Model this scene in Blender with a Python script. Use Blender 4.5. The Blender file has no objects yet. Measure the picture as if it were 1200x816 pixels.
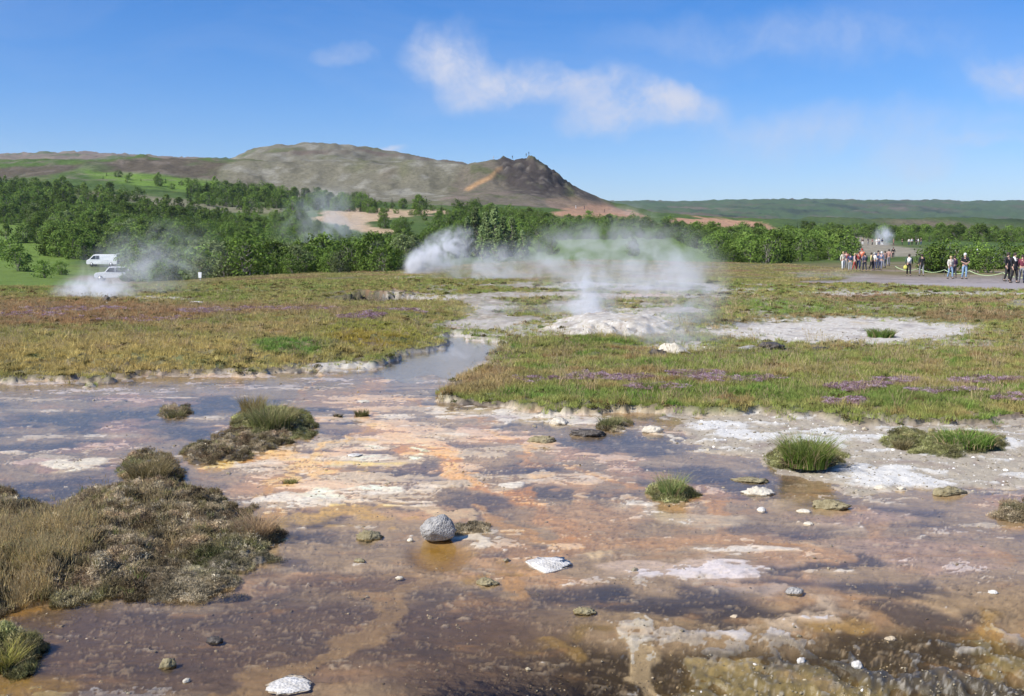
import bpy, bmesh, math, random
import numpy as np
from mathutils import Vector, Matrix, Euler

# ------------------------------------------------------------------ camera, world, sun, exposure
SC = bpy.context.scene
COL = SC.collection
F = 1170.0; CX = 600.0; CY = 408.0; CAMH = 2.1
PITCH = math.atan((CY - 290.0) / F)
cam = bpy.data.cameras.new('camera'); cam.sensor_width = 36.0; cam.lens = 36.0 * F / 1200.0
cam.clip_start = 0.05; cam.clip_end = 20000
camo = bpy.data.objects.new('camera', cam); COL.objects.link(camo)
camo.location = (0, 0, CAMH); camo.rotation_euler = (math.pi / 2 - PITCH, 0, 0)
SC.camera = camo

SUN_EL = math.radians(44); SUN_AZ = math.radians(-122)      # azimuth clockwise from +Y; the sun stands on the left, a little behind
sun_dir = Vector((math.sin(SUN_AZ) * math.cos(SUN_EL), math.cos(SUN_AZ) * math.cos(SUN_EL), math.sin(SUN_EL)))
sl = bpy.data.lights.new('sun', 'SUN'); sl.energy = 4.9; sl.angle = math.radians(0.53); sl.color = (1.0, 0.955, 0.88)
so = bpy.data.objects.new('sun', sl); COL.objects.link(so)
so.rotation_euler = (-sun_dir).to_track_quat('-Z', 'Y').to_euler(); so.location = (-40, -20, 60)

SC.view_settings.view_transform = 'Standard'; SC.view_settings.look = 'None'
SC.view_settings.gamma = 1.0; SC.view_settings.use_curve_mapping = False
SC.view_settings.exposure = 0.55
cy = SC.cycles
cy.use_denoising = True
cy.max_bounces = 6; cy.diffuse_bounces = 2; cy.glossy_bounces = 3; cy.transmission_bounces = 3
cy.transparent_max_bounces = 24; cy.volume_bounces = 3
cy.use_adaptive_sampling = True; cy.adaptive_threshold = 0.015
cy.volume_step_rate = 2.0; cy.volume_max_steps = 96
cy.sample_clamp_indirect = 6.0

def pix_dir(px, py):
    d = Vector((0, math.cos(PITCH), -math.sin(PITCH))) + Vector((1, 0, 0)) * ((px - CX) / F) + Vector((0, math.sin(PITCH), math.cos(PITCH))) * ((CY - py) / F)
    return d

world = bpy.data.worlds.new('World'); SC.world = world; world.use_nodes = True
def build_world():
    nt = world.node_tree; N = nt.nodes; L = nt.links; N.clear()
    out = N.new('ShaderNodeOutputWorld'); bg = N.new('ShaderNodeBackground'); bg.inputs['Strength'].default_value = 0.09
    sky = N.new('ShaderNodeTexSky'); sky.sky_type = 'NISHITA'; sky.sun_disc = False
    sky.sun_elevation = SUN_EL; sky.sun_rotation = SUN_AZ
    sky.air_density = 1.0; sky.dust_density = 0.35; sky.ozone_density = 2.2; sky.altitude = 200
    hsv = N.new('ShaderNodeHueSaturation'); hsv.inputs['Saturation'].default_value = 1.3; hsv.inputs['Value'].default_value = 1.0
    tm = N.new('ShaderNodeVectorMath'); tm.operation = 'MULTIPLY'; tm.inputs[1].default_value = (.84, .89, 1.12); L.new(sky.outputs[0], tm.inputs[0]); L.new(tm.outputs[0], hsv.inputs['Color'])
    tc = N.new('ShaderNodeTexCoord'); sep = N.new('ShaderNodeSeparateXYZ'); L.new(tc.outputs['Generated'], sep.inputs[0])
    def m(op, a, b=None, clamp=False):
        n = N.new('ShaderNodeMath'); n.operation = op; n.use_clamp = clamp
        for i, v in enumerate((a, b)):
            if v is None: continue
            if isinstance(v, (int, float)): n.inputs[i].default_value = v
            else: L.new(v, n.inputs[i])
        return n.outputs[0]
    yy = m('MAXIMUM', sep.outputs['Y'], 0.02)
    gx = m('DIVIDE', sep.outputs['X'], yy); gz = m('DIVIDE', sep.outputs['Z'], yy)
    comb = N.new('ShaderNodeCombineXYZ'); L.new(gx, comb.inputs[0]); L.new(gz, comb.inputs[1])
    def noise(vec, scale, detail=6, rough=0.55, dist=0.0):
        n = N.new('ShaderNodeTexNoise'); n.inputs['Scale'].default_value = scale; n.inputs['Detail'].default_value = detail
        n.inputs['Roughness'].default_value = rough; n.inputs['Distortion'].default_value = dist; L.new(vec, n.inputs['Vector']); return n
    wn = noise(comb.outputs[0], 9.0, 4, 0.6)
    sub = N.new('ShaderNodeVectorMath'); sub.operation = 'SUBTRACT'; L.new(wn.outputs['Color'], sub.inputs[0]); sub.inputs[1].default_value = (0.5, 0.5, 0.5)
    sca = N.new('ShaderNodeVectorMath'); sca.operation = 'SCALE'; L.new(sub.outputs[0], sca.inputs[0]); sca.inputs['Scale'].default_value = 0.075
    wv = N.new('ShaderNodeVectorMath'); wv.operation = 'ADD'; L.new(comb.outputs[0], wv.inputs[0]); L.new(sca.outputs[0], wv.inputs[1])
    total = None
    for (px, py, rx, ry, st) in [(522, 70, 54, 37, .85), (560, 114, 44, 28, .75), (608, 95, 66, 24, .78), (690, 92, 56, 20, .6), (738, 120, 84, 28, .82),
                                 (802, 127, 48, 25, .72), (715, 150, 60, 17, .6), (402, 67, 34, 16, .42), (1185, 88, 52, 30, .55), (1075, 190, 60, 18, .38),
                                 (890, 165, 85, 28, .26), (1040, 152, 190, 26, .33), (940, 45, 250, 30, .25), (460, 183, 18, 5, .8), (1150, 170, 60, 10, .3)]:
        d = pix_dir(px, py); c = (d.x / d.y, d.z / d.y, 0)
        s = N.new('ShaderNodeVectorMath'); s.operation = 'SUBTRACT'; L.new(wv.outputs[0], s.inputs[0]); s.inputs[1].default_value = c
        mu = N.new('ShaderNodeVectorMath'); mu.operation = 'MULTIPLY'; L.new(s.outputs[0], mu.inputs[0]); mu.inputs[1].default_value = (F / rx / 1.15, F / ry / 1.15, 0)
        le = N.new('ShaderNodeVectorMath'); le.operation = 'LENGTH'; L.new(mu.outputs[0], le.inputs[0])
        mr = N.new('ShaderNodeMapRange'); mr.interpolation_type = 'SMOOTHSTEP'
        mr.inputs['From Min'].default_value = 0.15; mr.inputs['From Max'].default_value = 1.25; mr.inputs['To Min'].default_value = st; mr.inputs['To Max'].default_value = 0
        L.new(le.outputs['Value'], mr.inputs['Value'])
        total = mr.outputs[0] if total is None else m('SUBTRACT', m('ADD', total, mr.outputs[0]), m('MULTIPLY', total, mr.outputs[0]))
    fine = noise(wv.outputs[0], 22.0, 8, 0.68)
    fr = N.new('ShaderNodeMapRange'); fr.inputs['From Min'].default_value = 0.34; fr.inputs['From Max'].default_value = 0.62
    fr.inputs['To Min'].default_value = 0.42; fr.inputs['To Max'].default_value = 1.15; L.new(fine.outputs['Fac'], fr.inputs['Value'])
    front = m('GREATER_THAN', sep.outputs['Y'], 0.05)
    cl = m('MULTIPLY', m('MULTIPLY', total, fr.outputs[0]), front, True)
    # thin high wisps over the whole sky
    mp = N.new('ShaderNodeMapping'); mp.inputs['Scale'].default_value = (2.2, 2.2, 7.0); L.new(tc.outputs['Generated'], mp.inputs['Vector'])
    w2 = noise(mp.outputs[0], 1.5, 6, 0.6, 0.6)
    wr = N.new('ShaderNodeMapRange'); wr.inputs['From Min'].default_value = 0.45; wr.inputs['From Max'].default_value = 0.8
    wr.inputs['To Min'].default_value = 0.0; wr.inputs["To Max"].default_value = 0.16; L.new(w2.outputs['Fac'], wr.inputs['Value'])
    allc = m('MAXIMUM', cl, wr.outputs[0], True)
    mix = N.new('ShaderNodeMix'); mix.data_type = 'RGBA'; L.new(allc, mix.inputs['Factor'])
    L.new(hsv.outputs[0], mix.inputs['A']); mix.inputs['B'].default_value = (5.0, 5.35, 6.5, 1)
    L.new(mix.outputs['Result'], bg.inputs['Color']); L.new(bg.outputs[0], out.inputs[0])
build_world()

# ------------------------------------------------------------------ helpers
RNG = np.random.default_rng(7); random.seed(7)
def ray(px, py): d = pix_dir(px, py); return d
def G(px, py, z=0.0):
    d = ray(px, py); t = (z - CAMH) / d.z
    return Vector((d.x * t, d.y * t, z))
def at_depth(px, py, Y):
    d = ray(px, py); t = Y / d.y
    return Vector((d.x * t, Y, CAMH + d.z * t))
def proj(x, y, z):
    fy = y * math.cos(PITCH) - (z - CAMH) * math.sin(PITCH); uy = y * math.sin(PITCH) + (z - CAMH) * math.cos(PITCH)
    fy = np.maximum(fy, 0.05)
    return CX + F * x / fy, CY - F * uy / fy
def z_of(py, Y): return CAMH + Y * np.tan(np.arctan((CY - np.asarray(py, float)) / F) - PITCH)

def _hash(ix, iy, seed):
    h = (ix.astype(np.int64) * 374761393 + iy.astype(np.int64) * 668265263 + seed * 982451653) & 0xFFFFFFFF
    h = ((h ^ (h >> 13)) * 1274126177) & 0xFFFFFFFF
    return ((h ^ (h >> 16)) & 0xFFFF).astype(np.float32) / 65535.0
def vnoise(x, y, seed=0):
    ix = np.floor(x); iy = np.floor(y); fx = (x - ix).astype(np.float32); fy = (y - iy).astype(np.float32)
    u = fx * fx * fx * (fx * (fx * 6 - 15) + 10); v = fy * fy * fy * (fy * (fy * 6 - 15) + 10)
    ix = ix.astype(np.int64); iy = iy.astype(np.int64)
    def g(a, b, dx, dy):
        an = _hash(a, b, seed) * 6.2831853
        return np.cos(an) * dx + np.sin(an) * dy
    a = g(ix, iy, fx, fy); b = g(ix + 1, iy, fx - 1, fy); c = g(ix, iy + 1, fx, fy - 1); d = g(ix + 1, iy + 1, fx - 1, fy - 1)
    return (a + (b - a) * u + (c - a) * v + (a - b - c + d) * u * v) * 1.5
def fbm(x, y, seed=0, octv=4, gain=0.5):
    s = 0; a = 1.0; t = 0
    for k in range(octv):
        s = s + a * vnoise(x * 2 ** k + k * 17.3, y * 2 ** k - k * 9.1, seed + k * 7); t += a; a *= gain
    return s / t * 1.3
def ss(t): t = np.clip(t, 0, 1); return t * t * (3 - 2 * t)
def sdpoly(pts, X, Y, ys=2.2):
    P = np.array(pts, float); P[:, 1] *= ys; Yv = Y * ys
    d = np.full(X.shape, 1e9); ins = np.zeros(X.shape, bool)
    n = len(P)
    for i in range(n):
        ax, ay = P[i]; bx, by = P[(i + 1) % n]
        ex, ey = bx - ax, by - ay; wx, wy = X - ax, Yv - ay
        t = np.clip((wx * ex + wy * ey) / (ex * ex + ey * ey + 1e-9), 0, 1)
        d = np.minimum(d, (wx - ex * t) ** 2 + (wy - ey * t) ** 2)
        c = ((ay > Yv) != (by > Yv))
        if abs(ey) > 1e-9: ins ^= c & (X < ex * (Yv - ay) / ey + ax)
    return np.where(ins, 1, -1) * np.sqrt(d)
def sdline(pts, X, Y, ys=2.2):
    d = np.full(X.shape, 1e9)
    for i in range(len(pts) - 1):
        ax, ay = pts[i][0], pts[i][1] * ys; bx, by = pts[i + 1][0], pts[i + 1][1] * ys
        ex, ey = bx - ax, by - ay; wx, wy = X - ax, Y * ys - ay
        t = np.clip((wx * ex + wy * ey) / (ex * ex + ey * ey + 1e-9), 0, 1)
        d = np.minimum(d, (wx - ex * t) ** 2 + (wy - ey * t) ** 2)
    return np.sqrt(d)

def tag(o, label=None, cat=None, group=None, kind=None):
    if label: o['label'] = label
    if cat: o['category'] = cat
    if group: o['group'] = group
    if kind: o['kind'] = kind
    return o
def mesh_obj(name, verts, faces, mats=None, parent=None, smooth=False, link=True):
    me = bpy.data.meshes.new(name)
    me.from_pydata([tuple(v) for v in verts], [], [tuple(f) for f in faces]); me.update()
    for mt in (mats if isinstance(mats, (list, tuple)) else [mats] if mats else []): me.materials.append(mt)
    if smooth: me.polygons.foreach_set('use_smooth', [True] * len(me.polygons))
    o = bpy.data.objects.new(name, me)
    if link: COL.objects.link(o)
    if parent: o.parent = parent
    return o
def np_mesh(name, V, Q, mat, smooth=True, tri=False):
    me = bpy.data.meshes.new(name); k = 3 if tri else 4
    me.vertices.add(len(V)); me.vertices.foreach_set('co', np.asarray(V, np.float32).ravel())
    me.loops.add(len(Q) * k); me.loops.foreach_set('vertex_index', np.asarray(Q, np.int32).ravel())
    me.polygons.add(len(Q)); me.polygons.foreach_set('loop_start', np.arange(0, len(Q) * k, k, dtype=np.int32))
    me.polygons.foreach_set('loop_total', np.full(len(Q), k, np.int32))
    me.polygons.foreach_set('use_smooth', np.full(len(Q), smooth, bool))
    me.update(); me.validate()
    if mat: me.materials.append(mat)
    return me
def link(name, me, parent=None):
    o = bpy.data.objects.new(name, me); COL.objects.link(o)
    if parent: o.parent = parent
    return o
def bm_obj(name, bm, mat, parent=None, smooth=False):
    me = bpy.data.meshes.new(name); bm.to_mesh(me); bm.free()
    for mt in (mat if isinstance(mat, (list, tuple)) else [mat]): me.materials.append(mt)
    if smooth: me.polygons.foreach_set('use_smooth', [True] * len(me.polygons))
    return link(name, me, parent)
def empty(name, loc, rz=0.0):
    o = bpy.data.objects.new(name, None); COL.objects.link(o); o.location = loc; o.rotation_euler = (0, 0, rz); o.empty_display_size = 0.2
    return o
def set_attr(me, name, typ, data, domain='POINT'):
    a = me.attributes.new(name, typ, domain)
    key = {'FLOAT_COLOR': 'color', 'FLOAT': 'value', 'INT': 'value', 'FLOAT_VECTOR': 'vector'}[typ]
    a.data.foreach_set(key, np.asarray(data, np.int32 if typ == 'INT' else np.float32).ravel())

# ------------------------------------------------------------------ materials
def newmat(name):
    m = bpy.data.materials.new(name); m.use_nodes = True
    nt = m.node_tree; b = nt.nodes['Principled BSDF']; return m, nt.nodes, nt.links, b
def plain(name, col, rough=0.6, var=0.12, scale=8.0, metal=0.0, bump=0.0):
    m, N, L, b = newmat(name)
    n = N.new('ShaderNodeTexNoise'); n.inputs['Scale'].default_value = scale; n.inputs['Detail'].default_value = 5
    tc = N.new('ShaderNodeTexCoord'); L.new(tc.outputs['Object'], n.inputs['Vector'])
    r = N.new('ShaderNodeMapRange'); r.inputs['To Min'].default_value = 1 - var; r.inputs['To Max'].default_value = 1 + var
    r.inputs['From Min'].default_value = 0.3; r.inputs['From Max'].default_value = 0.7; L.new(n.outputs['Fac'], r.inputs['Value'])
    mu = N.new('ShaderNodeVectorMath'); mu.operation = 'SCALE'; mu.inputs[0].default_value = col; L.new(r.outputs[0], mu.inputs['Scale'])
    L.new(mu.outputs[0], b.inputs['Base Color']); b.inputs['Roughness'].default_value = rough; b.inputs['Metallic'].default_value = metal
    if bump:
        bp = N.new('ShaderNodeBump'); bp.inputs['Strength'].default_value = bump; bp.inputs['Distance'].default_value = 0.02
        L.new(n.outputs['Fac'], bp.inputs['Height']); L.new(bp.outputs[0], b.inputs['Normal'])
    return m
def ground_mat(name, fine, finer, bump_dist, spec=0.3, var=0.35):
    m, N, L, b = newmat(name)
    at = N.new('ShaderNodeAttribute'); at.attribute_name = 'Col'
    ro = N.new('ShaderNodeAttribute'); ro.attribute_name = 'Rough'
    geo = N.new('ShaderNodeNewGeometry')
    n1 = N.new('ShaderNodeTexNoise'); n1.inputs['Scale'].default_value = fine; n1.inputs['Detail'].default_value = 8; n1.inputs['Roughness'].default_value = 0.65
    n2 = N.new('ShaderNodeTexNoise'); n2.inputs['Scale'].default_value = finer; n2.inputs['Detail'].default_value = 4; n2.inputs['Roughness'].default_value = 0.7
    L.new(geo.outputs['Position'], n1.inputs['Vector']); L.new(geo.outputs['Position'], n2.inputs['Vector'])
    r1 = N.new('ShaderNodeMapRange'); r1.inputs['From Min'].default_value = 0.25; r1.inputs['From Max'].default_value = 0.75
    r1.inputs['To Min'].default_value = 1 - var; r1.inputs['To Max'].default_value = 1 + var; L.new(n1.outputs['Fac'], r1.inputs['Value'])
    r2 = N.new('ShaderNodeMapRange'); r2.inputs['From Min'].default_value = 0.25; r2.inputs['From Max'].default_value = 0.75
    r2.inputs['To Min'].default_value = 1 - var * .7; r2.inputs['To Max'].default_value = 1 + var * .7; L.new(n2.outputs['Fac'], r2.inputs['Value'])
    mm = N.new('ShaderNodeMath'); mm.operation = 'MULTIPLY'; L.new(r1.outputs[0], mm.inputs[0]); L.new(r2.outputs[0], mm.inputs[1])
    sc = N.new('ShaderNodeVectorMath'); sc.operation = 'SCALE'; L.new(at.outputs['Color'], sc.inputs[0]); L.new(mm.outputs[0], sc.inputs['Scale'])
    L.new(sc.outputs[0], b.inputs['Base Color']); L.new(ro.outputs['Fac'], b.inputs['Roughness'])
    b.inputs['Specular IOR Level'].default_value = spec
    ad = N.new('ShaderNodeMath'); ad.operation = 'ADD'; L.new(n1.outputs['Fac'], ad.inputs[0]); L.new(n2.outputs['Fac'], ad.inputs[1])
    bp = N.new('ShaderNodeBump'); bp.inputs['Strength'].default_value = 0.6; bp.inputs['Distance'].default_value = bump_dist
    L.new(ad.outputs[0], bp.inputs['Height']); L.new(bp.outputs[0], b.inputs['Normal'])
    return m
def leaf_mat(name, col, tipcol=None, transl=0.35, attr='INSTANCER', use_tint=True, rnd=0.3):
    m, N, L, b = newmat(name)
    N.remove(b); out = N['Material Output']
    if use_tint:
        at = N.new('ShaderNodeAttribute'); at.attribute_type = attr; at.attribute_name = 'tint'; base = at.outputs['Color']
    else:
        rg = N.new('ShaderNodeRGB'); rg.outputs[0].default_value = (*col, 1); base = rg.outputs[0]
    oi = N.new('ShaderNodeObjectInfo')
    geo = N.new('ShaderNodeNewGeometry')
    mr = N.new('ShaderNodeMapRange'); mr.inputs['To Min'].default_value = 1 - rnd; mr.inputs['To Max'].default_value = 1 + rnd
    L.new(oi.outputs['Random'], mr.inputs['Value'])
    mi = N.new('ShaderNodeMapRange'); mi.inputs['To Min'].default_value = 0.72; mi.inputs['To Max'].default_value = 1.3
    L.new(geo.outputs['Random Per Island'], mi.inputs['Value'])
    mm = N.new('ShaderNodeMath'); mm.operation = 'MULTIPLY'; L.new(mr.outputs[0], mm.inputs[0]); L.new(mi.outputs[0], mm.inputs[1])
    sc = N.new('ShaderNodeVectorMath'); sc.operation = 'SCALE'; L.new(base, sc.inputs[0]); L.new(mm.outputs[0], sc.inputs['Scale'])
    col_out = sc.outputs[0]
    if tipcol:
        ta = N.new('ShaderNodeAttribute'); ta.attribute_name = 'tip'
        mx = N.new('ShaderNodeMix'); mx.data_type = 'RGBA'; L.new(ta.outputs['Fac'], mx.inputs['Factor'])
        L.new(col_out, mx.inputs['A']); mx.inputs['B'].default_value = (*tipcol, 1); col_out = mx.outputs['Result']
    df = N.new('ShaderNodeBsdfDiffuse'); tr = N.new('ShaderNodeBsdfTranslucent'); mix = N.new('ShaderNodeMixShader'); mix.inputs[0].default_value = transl
    L.new(col_out, df.inputs['Color']); L.new(col_out, tr.inputs['Color']); L.new(df.outputs[0], mix.inputs[1]); L.new(tr.outputs[0], mix.inputs[2])
    L.new(mix.outputs[0], out.inputs['Surface'])
    return m
# ------------------------------------------------------------------ terrain heights
TC = [-500, 0, 80, 140, 230, 300, 370, 450, 520, 570, 620, 680, 740, 820, 900, 1000, 1100, 1200, 1700]
TD = {
 45:  [343.6] * 19,
 70:  [336, 335, 335, 334, 330, 326, 325, 325, 324, 324, 324, 324, 324, 325, 326, 326, 326, 326, 326],
 100: [333, 333, 333, 333, 328, 322, 319, 317, 315, 313, 312, 311, 311, 312, 312, 313, 314, 315, 316],
 150: [320, 321, 324, 329, 324, 318, 314, 311, 307, 304, 302, 299, 299, 303, 304, 301, 300, 303, 305],
 172: [310, 311, 310, 309, 314, 311, 308, 306, 302, 299, 297, 292, 291, 297, 299, 295, 294, 297, 300],
 230: [290, 290, 288, 286, 291, 291, 290, 288, 286, 284, 281, 276, 275, 282, 287, 287, 286, 287, 290],
 300: [262, 262, 262, 262, 266, 268, 262, 258, 262, 263, 265, 264, 266, 271, 276, 281, 280, 281, 284],
 400: [230, 230, 226, 228, 238, 244, 243, 244, 246, 248, 250, 252, 254, 260, 269, 275, 276, 278, 280],
 500: [210, 211, 206, 209, 217, 228, 232, 232, 232, 226, 226, 240, 248, 256, 268, 275, 277, 279, 281],
 600: [196, 198, 193, 192, 199, 212, 215, 215, 212, 206, 212, 238, 248, 258, 268, 276, 278, 280, 282],
 750: [196, 199, 194, 190, 190, 197, 194, 199, 205, 208, 222, 243, 250, 260, 269, 276, 278, 280, 282],
 900: [200, 203, 200, 195, 198, 188, 180, 184, 194, 203, 230, 247, 252, 261, 268, 275, 278, 280, 282],
 1200: [200, 205, 202, 199, 203, 190, 181, 189, 206, 220, 238, 250, 254, 260, 266, 273, 276, 279, 282],
 2200: [186, 185, 181, 182, 187, 193, 200, 210, 225, 232, 240, 244, 247, 252, 256, 262, 268, 272, 276],
 3500: [195, 195, 196, 197, 200, 205, 210, 220, 230, 234, 237, 238, 237, 236, 234, 234.5, 237, 236, 237],
 5200: [240] * 19}
def _tab():
    pxs = np.arange(-520, 1721, 8.0); ds = sorted(TD); ld = np.log(ds)
    M = np.array([np.interp(pxs, TC, TD[d]) for d in ds])
    k = np.exp(-0.5 * (np.arange(-8, 9) / 2.6) ** 2); k /= k.sum()
    M = np.array([np.convolve(np.pad(r, 8, mode='edge'), k, 'valid') for r in M])
    Z = np.array([z_of(M[i], ds[i]) for i in range(len(ds))])
    lg = np.linspace(ld[0], ld[-1], 260)
    T = np.array([np.interp(lg, ld, Z[:, j]) for j in range(len(pxs))]).T
    k2 = np.exp(-0.5 * (np.arange(-9, 10) / 3.2) ** 2); k2 /= k2.sum()
    T = np.array([np.convolve(np.pad(T[:, j], 9, mode='edge'), k2, 'valid') for j in range(len(pxs))]).T
    return pxs, lg, T
_PX, _LG, _T = _tab()
def bil(px, l):
    a = np.clip((px - _PX[0]) / 8.0, 0, len(_PX) - 1.001); b = np.clip((l - _LG[0]) / (_LG[1] - _LG[0]), 0, len(_LG) - 1.001)
    i = a.astype(int); j = b.astype(int); fa = a - i; fb = b - j
    return (_T[j, i] * (1 - fa) + _T[j, i + 1] * fa) * (1 - fb) + (_T[j + 1, i] * (1 - fa) + _T[j + 1, i + 1] * fa) * fb
def far_h(x, y):
    x = np.asarray(x, float); y = np.asarray(y, float)
    px = CX + F * (x / np.maximum(y, 1)) / 0.995
    z = bil(px, np.log(np.maximum(y, 45.0)))
    amp = np.interp(y, [60, 120, 200, 400, 700, 1500, 3500], [0.05, 0.2, .5, 1.2, 3.6, 6, 9])
    z = z + amp * fbm(x / 38.0, y / 38.0, 41, 4) + 0.35 * amp * fbm(x / 9.0, y / 9.0, 43, 3)
    z = z + np.where(y > 1200, 9.0, 0) * ss((y - 1200) / 800) * fbm(x / 330.0, y / 420.0, 47, 4)
    # the dark rocky hump on the far left of the slope and the crag
    hump = np.exp(-(((x + 195) / 95) ** 2 + ((y - 640) / 70) ** 2))
    z = z + hump * 5.5 * np.abs(fbm(x / 22.0, y / 22.0, 51, 4))
    T = np.interp(px, [480, 530, 545, 556, 570, 582, 590, 600, 612, 622, 632, 640, 646, 655, 668, 685, 705, 740, 790], [190, 195, 195, 191, 190, 188.5, 186, 188, 185.5, 184.5, 189, 193, 200, 206, 216, 227, 236, 244, 256])
    am = np.clip(z_of(T, 552.0) - bil(px, np.full(px.shape, math.log(552.0))), 0, None)
    g = np.where(y < 552, np.exp(-((y - 552) / 27.0) ** 2), np.exp(-((y - 552) / 60.0) ** 2))
    z = z + am * g
    T2 = np.interp(px, [200, 250, 262, 270, 282, 300, 320, 345, 370, 400, 430, 470, 510, 545, 570, 620], [300, 215, 197, 191, 184.5, 176, 171, 169.5, 169, 171, 175, 181, 187.5, 193, 205, 300])
    am2 = np.clip(z_of(T2, 880.0) - bil(px, np.full(px.shape, math.log(880.0))), 0, None)
    z = z + am2 * np.exp(-((y - 880) / 150.0) ** 2)
    rm = ss((px - 576) / 16) * ss((690 - px) / 30) * ss((y - 505) / 25) * ss((600 - y) / 30)
    z = z - rm * (1.0 + 7.0 * np.abs(fbm(x / 13.0, y / 13.0, 63, 5, 0.6)) - 2.2 * np.abs(fbm(x / 3.0, y / 3.0, 65, 3, .6)))
    return z

# ------------------------------------------------------------------ near field: what lies where (regions traced on the ground plane)
LM = [(-500, 452), (0, 447), (140, 444), (240, 439), (330, 434), (400, 428), (450, 420), (495, 412), (523, 406), (512, 396), (498, 388), (512, 380), (545, 376), (560, 366), (540, 356), (520, 344), (-500, 344)]
RM = [(522, 466), (530, 452), (552, 438), (592, 424), (640, 420), (700, 420), (860, 418), (960, 414), (1100, 410), (1200, 408), (1700, 410), (1700, 500), (1200, 494), (1120, 494), (1000, 488), (880, 480), (800, 483), (740, 482), (640, 478), (560, 474)]
MG = [(578, 420), (590, 406), (640, 398), (700, 392), (758, 400), (775, 417), (700, 424)]
POND = [(440, 438), (462, 420), (500, 408), (526, 404), (520, 394), (535, 390), (560, 398), (592, 404), (585, 416), (560, 426), (535, 440), (480, 446)]
SHORE = [(780, 488), (900, 486), (1000, 490), (1200, 496), (1700, 502), (1700, 580), (1200, 572), (1090, 578), (990, 574), (955, 560), (900, 545), (840, 530), (790, 512)]
BEDTOP = [(-500, 455), (0, 450), (330, 437), (440, 430), (520, 404), (600, 404), (560, 440), (520, 470), (640, 482), (800, 486), (1000, 492), (1700, 500), (1700, 1400), (-500, 1400)]
# (cx, cy, rx, ry, height, kind)   kind 0 heath/moss, 1 green grass
ISLES = [(60, 655, 165, 55, .11, 0), (180, 610, 120, 42, .11, 0), (250, 640, 80, 32, .07, 0), (175, 553, 38, 16, .09, 0), (215, 682, 80, 24, .05, 2), (270, 655, 60, 22, .06, 2), (-10, 620, 70, 40, .10, 0), (-60, 690, 100, 40, .10, 0),
         (5, 765, 34, 26, .07, 1), (318, 497, 52, 20, .09, 1), (250, 530, 42, 12, .06, 0), (300, 515, 50, 12, .05, 0), (205, 482, 20, 7, .04, 0),
         (785, 578, 28, 12, .03, 1), (945, 540, 46, 16, .06, 1), (1120, 524, 60, 12, .06, 1), (1060, 518, 30, 9, .05, 1), (1195, 602, 26, 10, .05, 0), (720, 498, 26, 7, .03, 0), (550, 620, 26, 9, .012, 2)]
def ell(px, py, cx, cy, rx, ry): return np.sqrt(((px - cx) / rx) ** 2 + ((py - cy) / ry) ** 2)
def isle_field(px, py, n):
    h = np.zeros_like(px); m = np.zeros_like(px); k = np.zeros_like(px)
    for (cx, cy, rx, ry, ht, kd) in ISLES:
        e = ell(px, py, cx, cy, rx, ry) + 0.28 * n
        s = ss((1.0 - e) / 0.55); hh = ht * s
        k = np.where(hh > h, kd, k); h = np.maximum(h, hh); m = np.maximum(m, ss((1.05 - e) / 0.2))
    return h, m, k
SINTER = [(990, 392, 175, 19, 1.0), (720, 384, 84, 21, .95), (610, 392, 70, 10, .6), (560, 382, 50, 6, .5), (490, 351, 60, 5, .8), (640, 350, 60, 5, .5), (600, 363, 60, 3, .6), (770, 349, 60, 4, .7),
          (795, 412, 44, 8, .8), (1000, 346, 70, 3.5, .7), (1120, 347, 120, 3, .8), (870, 342, 45, 3, .6), (1130, 412, 60, 7, .6), (170, 352, 70, 4, .7), (226, 353, 14, 2.2, .9), (700, 338, 80, 3, .6), (480, 326, 30, 4, .8), (860, 352, 60, 3.5, .4),
          (560, 432, 40, 5, .7), (400, 432, 60, 3, .8), (330, 441, 70, 3, .4), (520, 398, 30, 3, .7)]
LAWN = [(1130, 322, 90, 6)]
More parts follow.
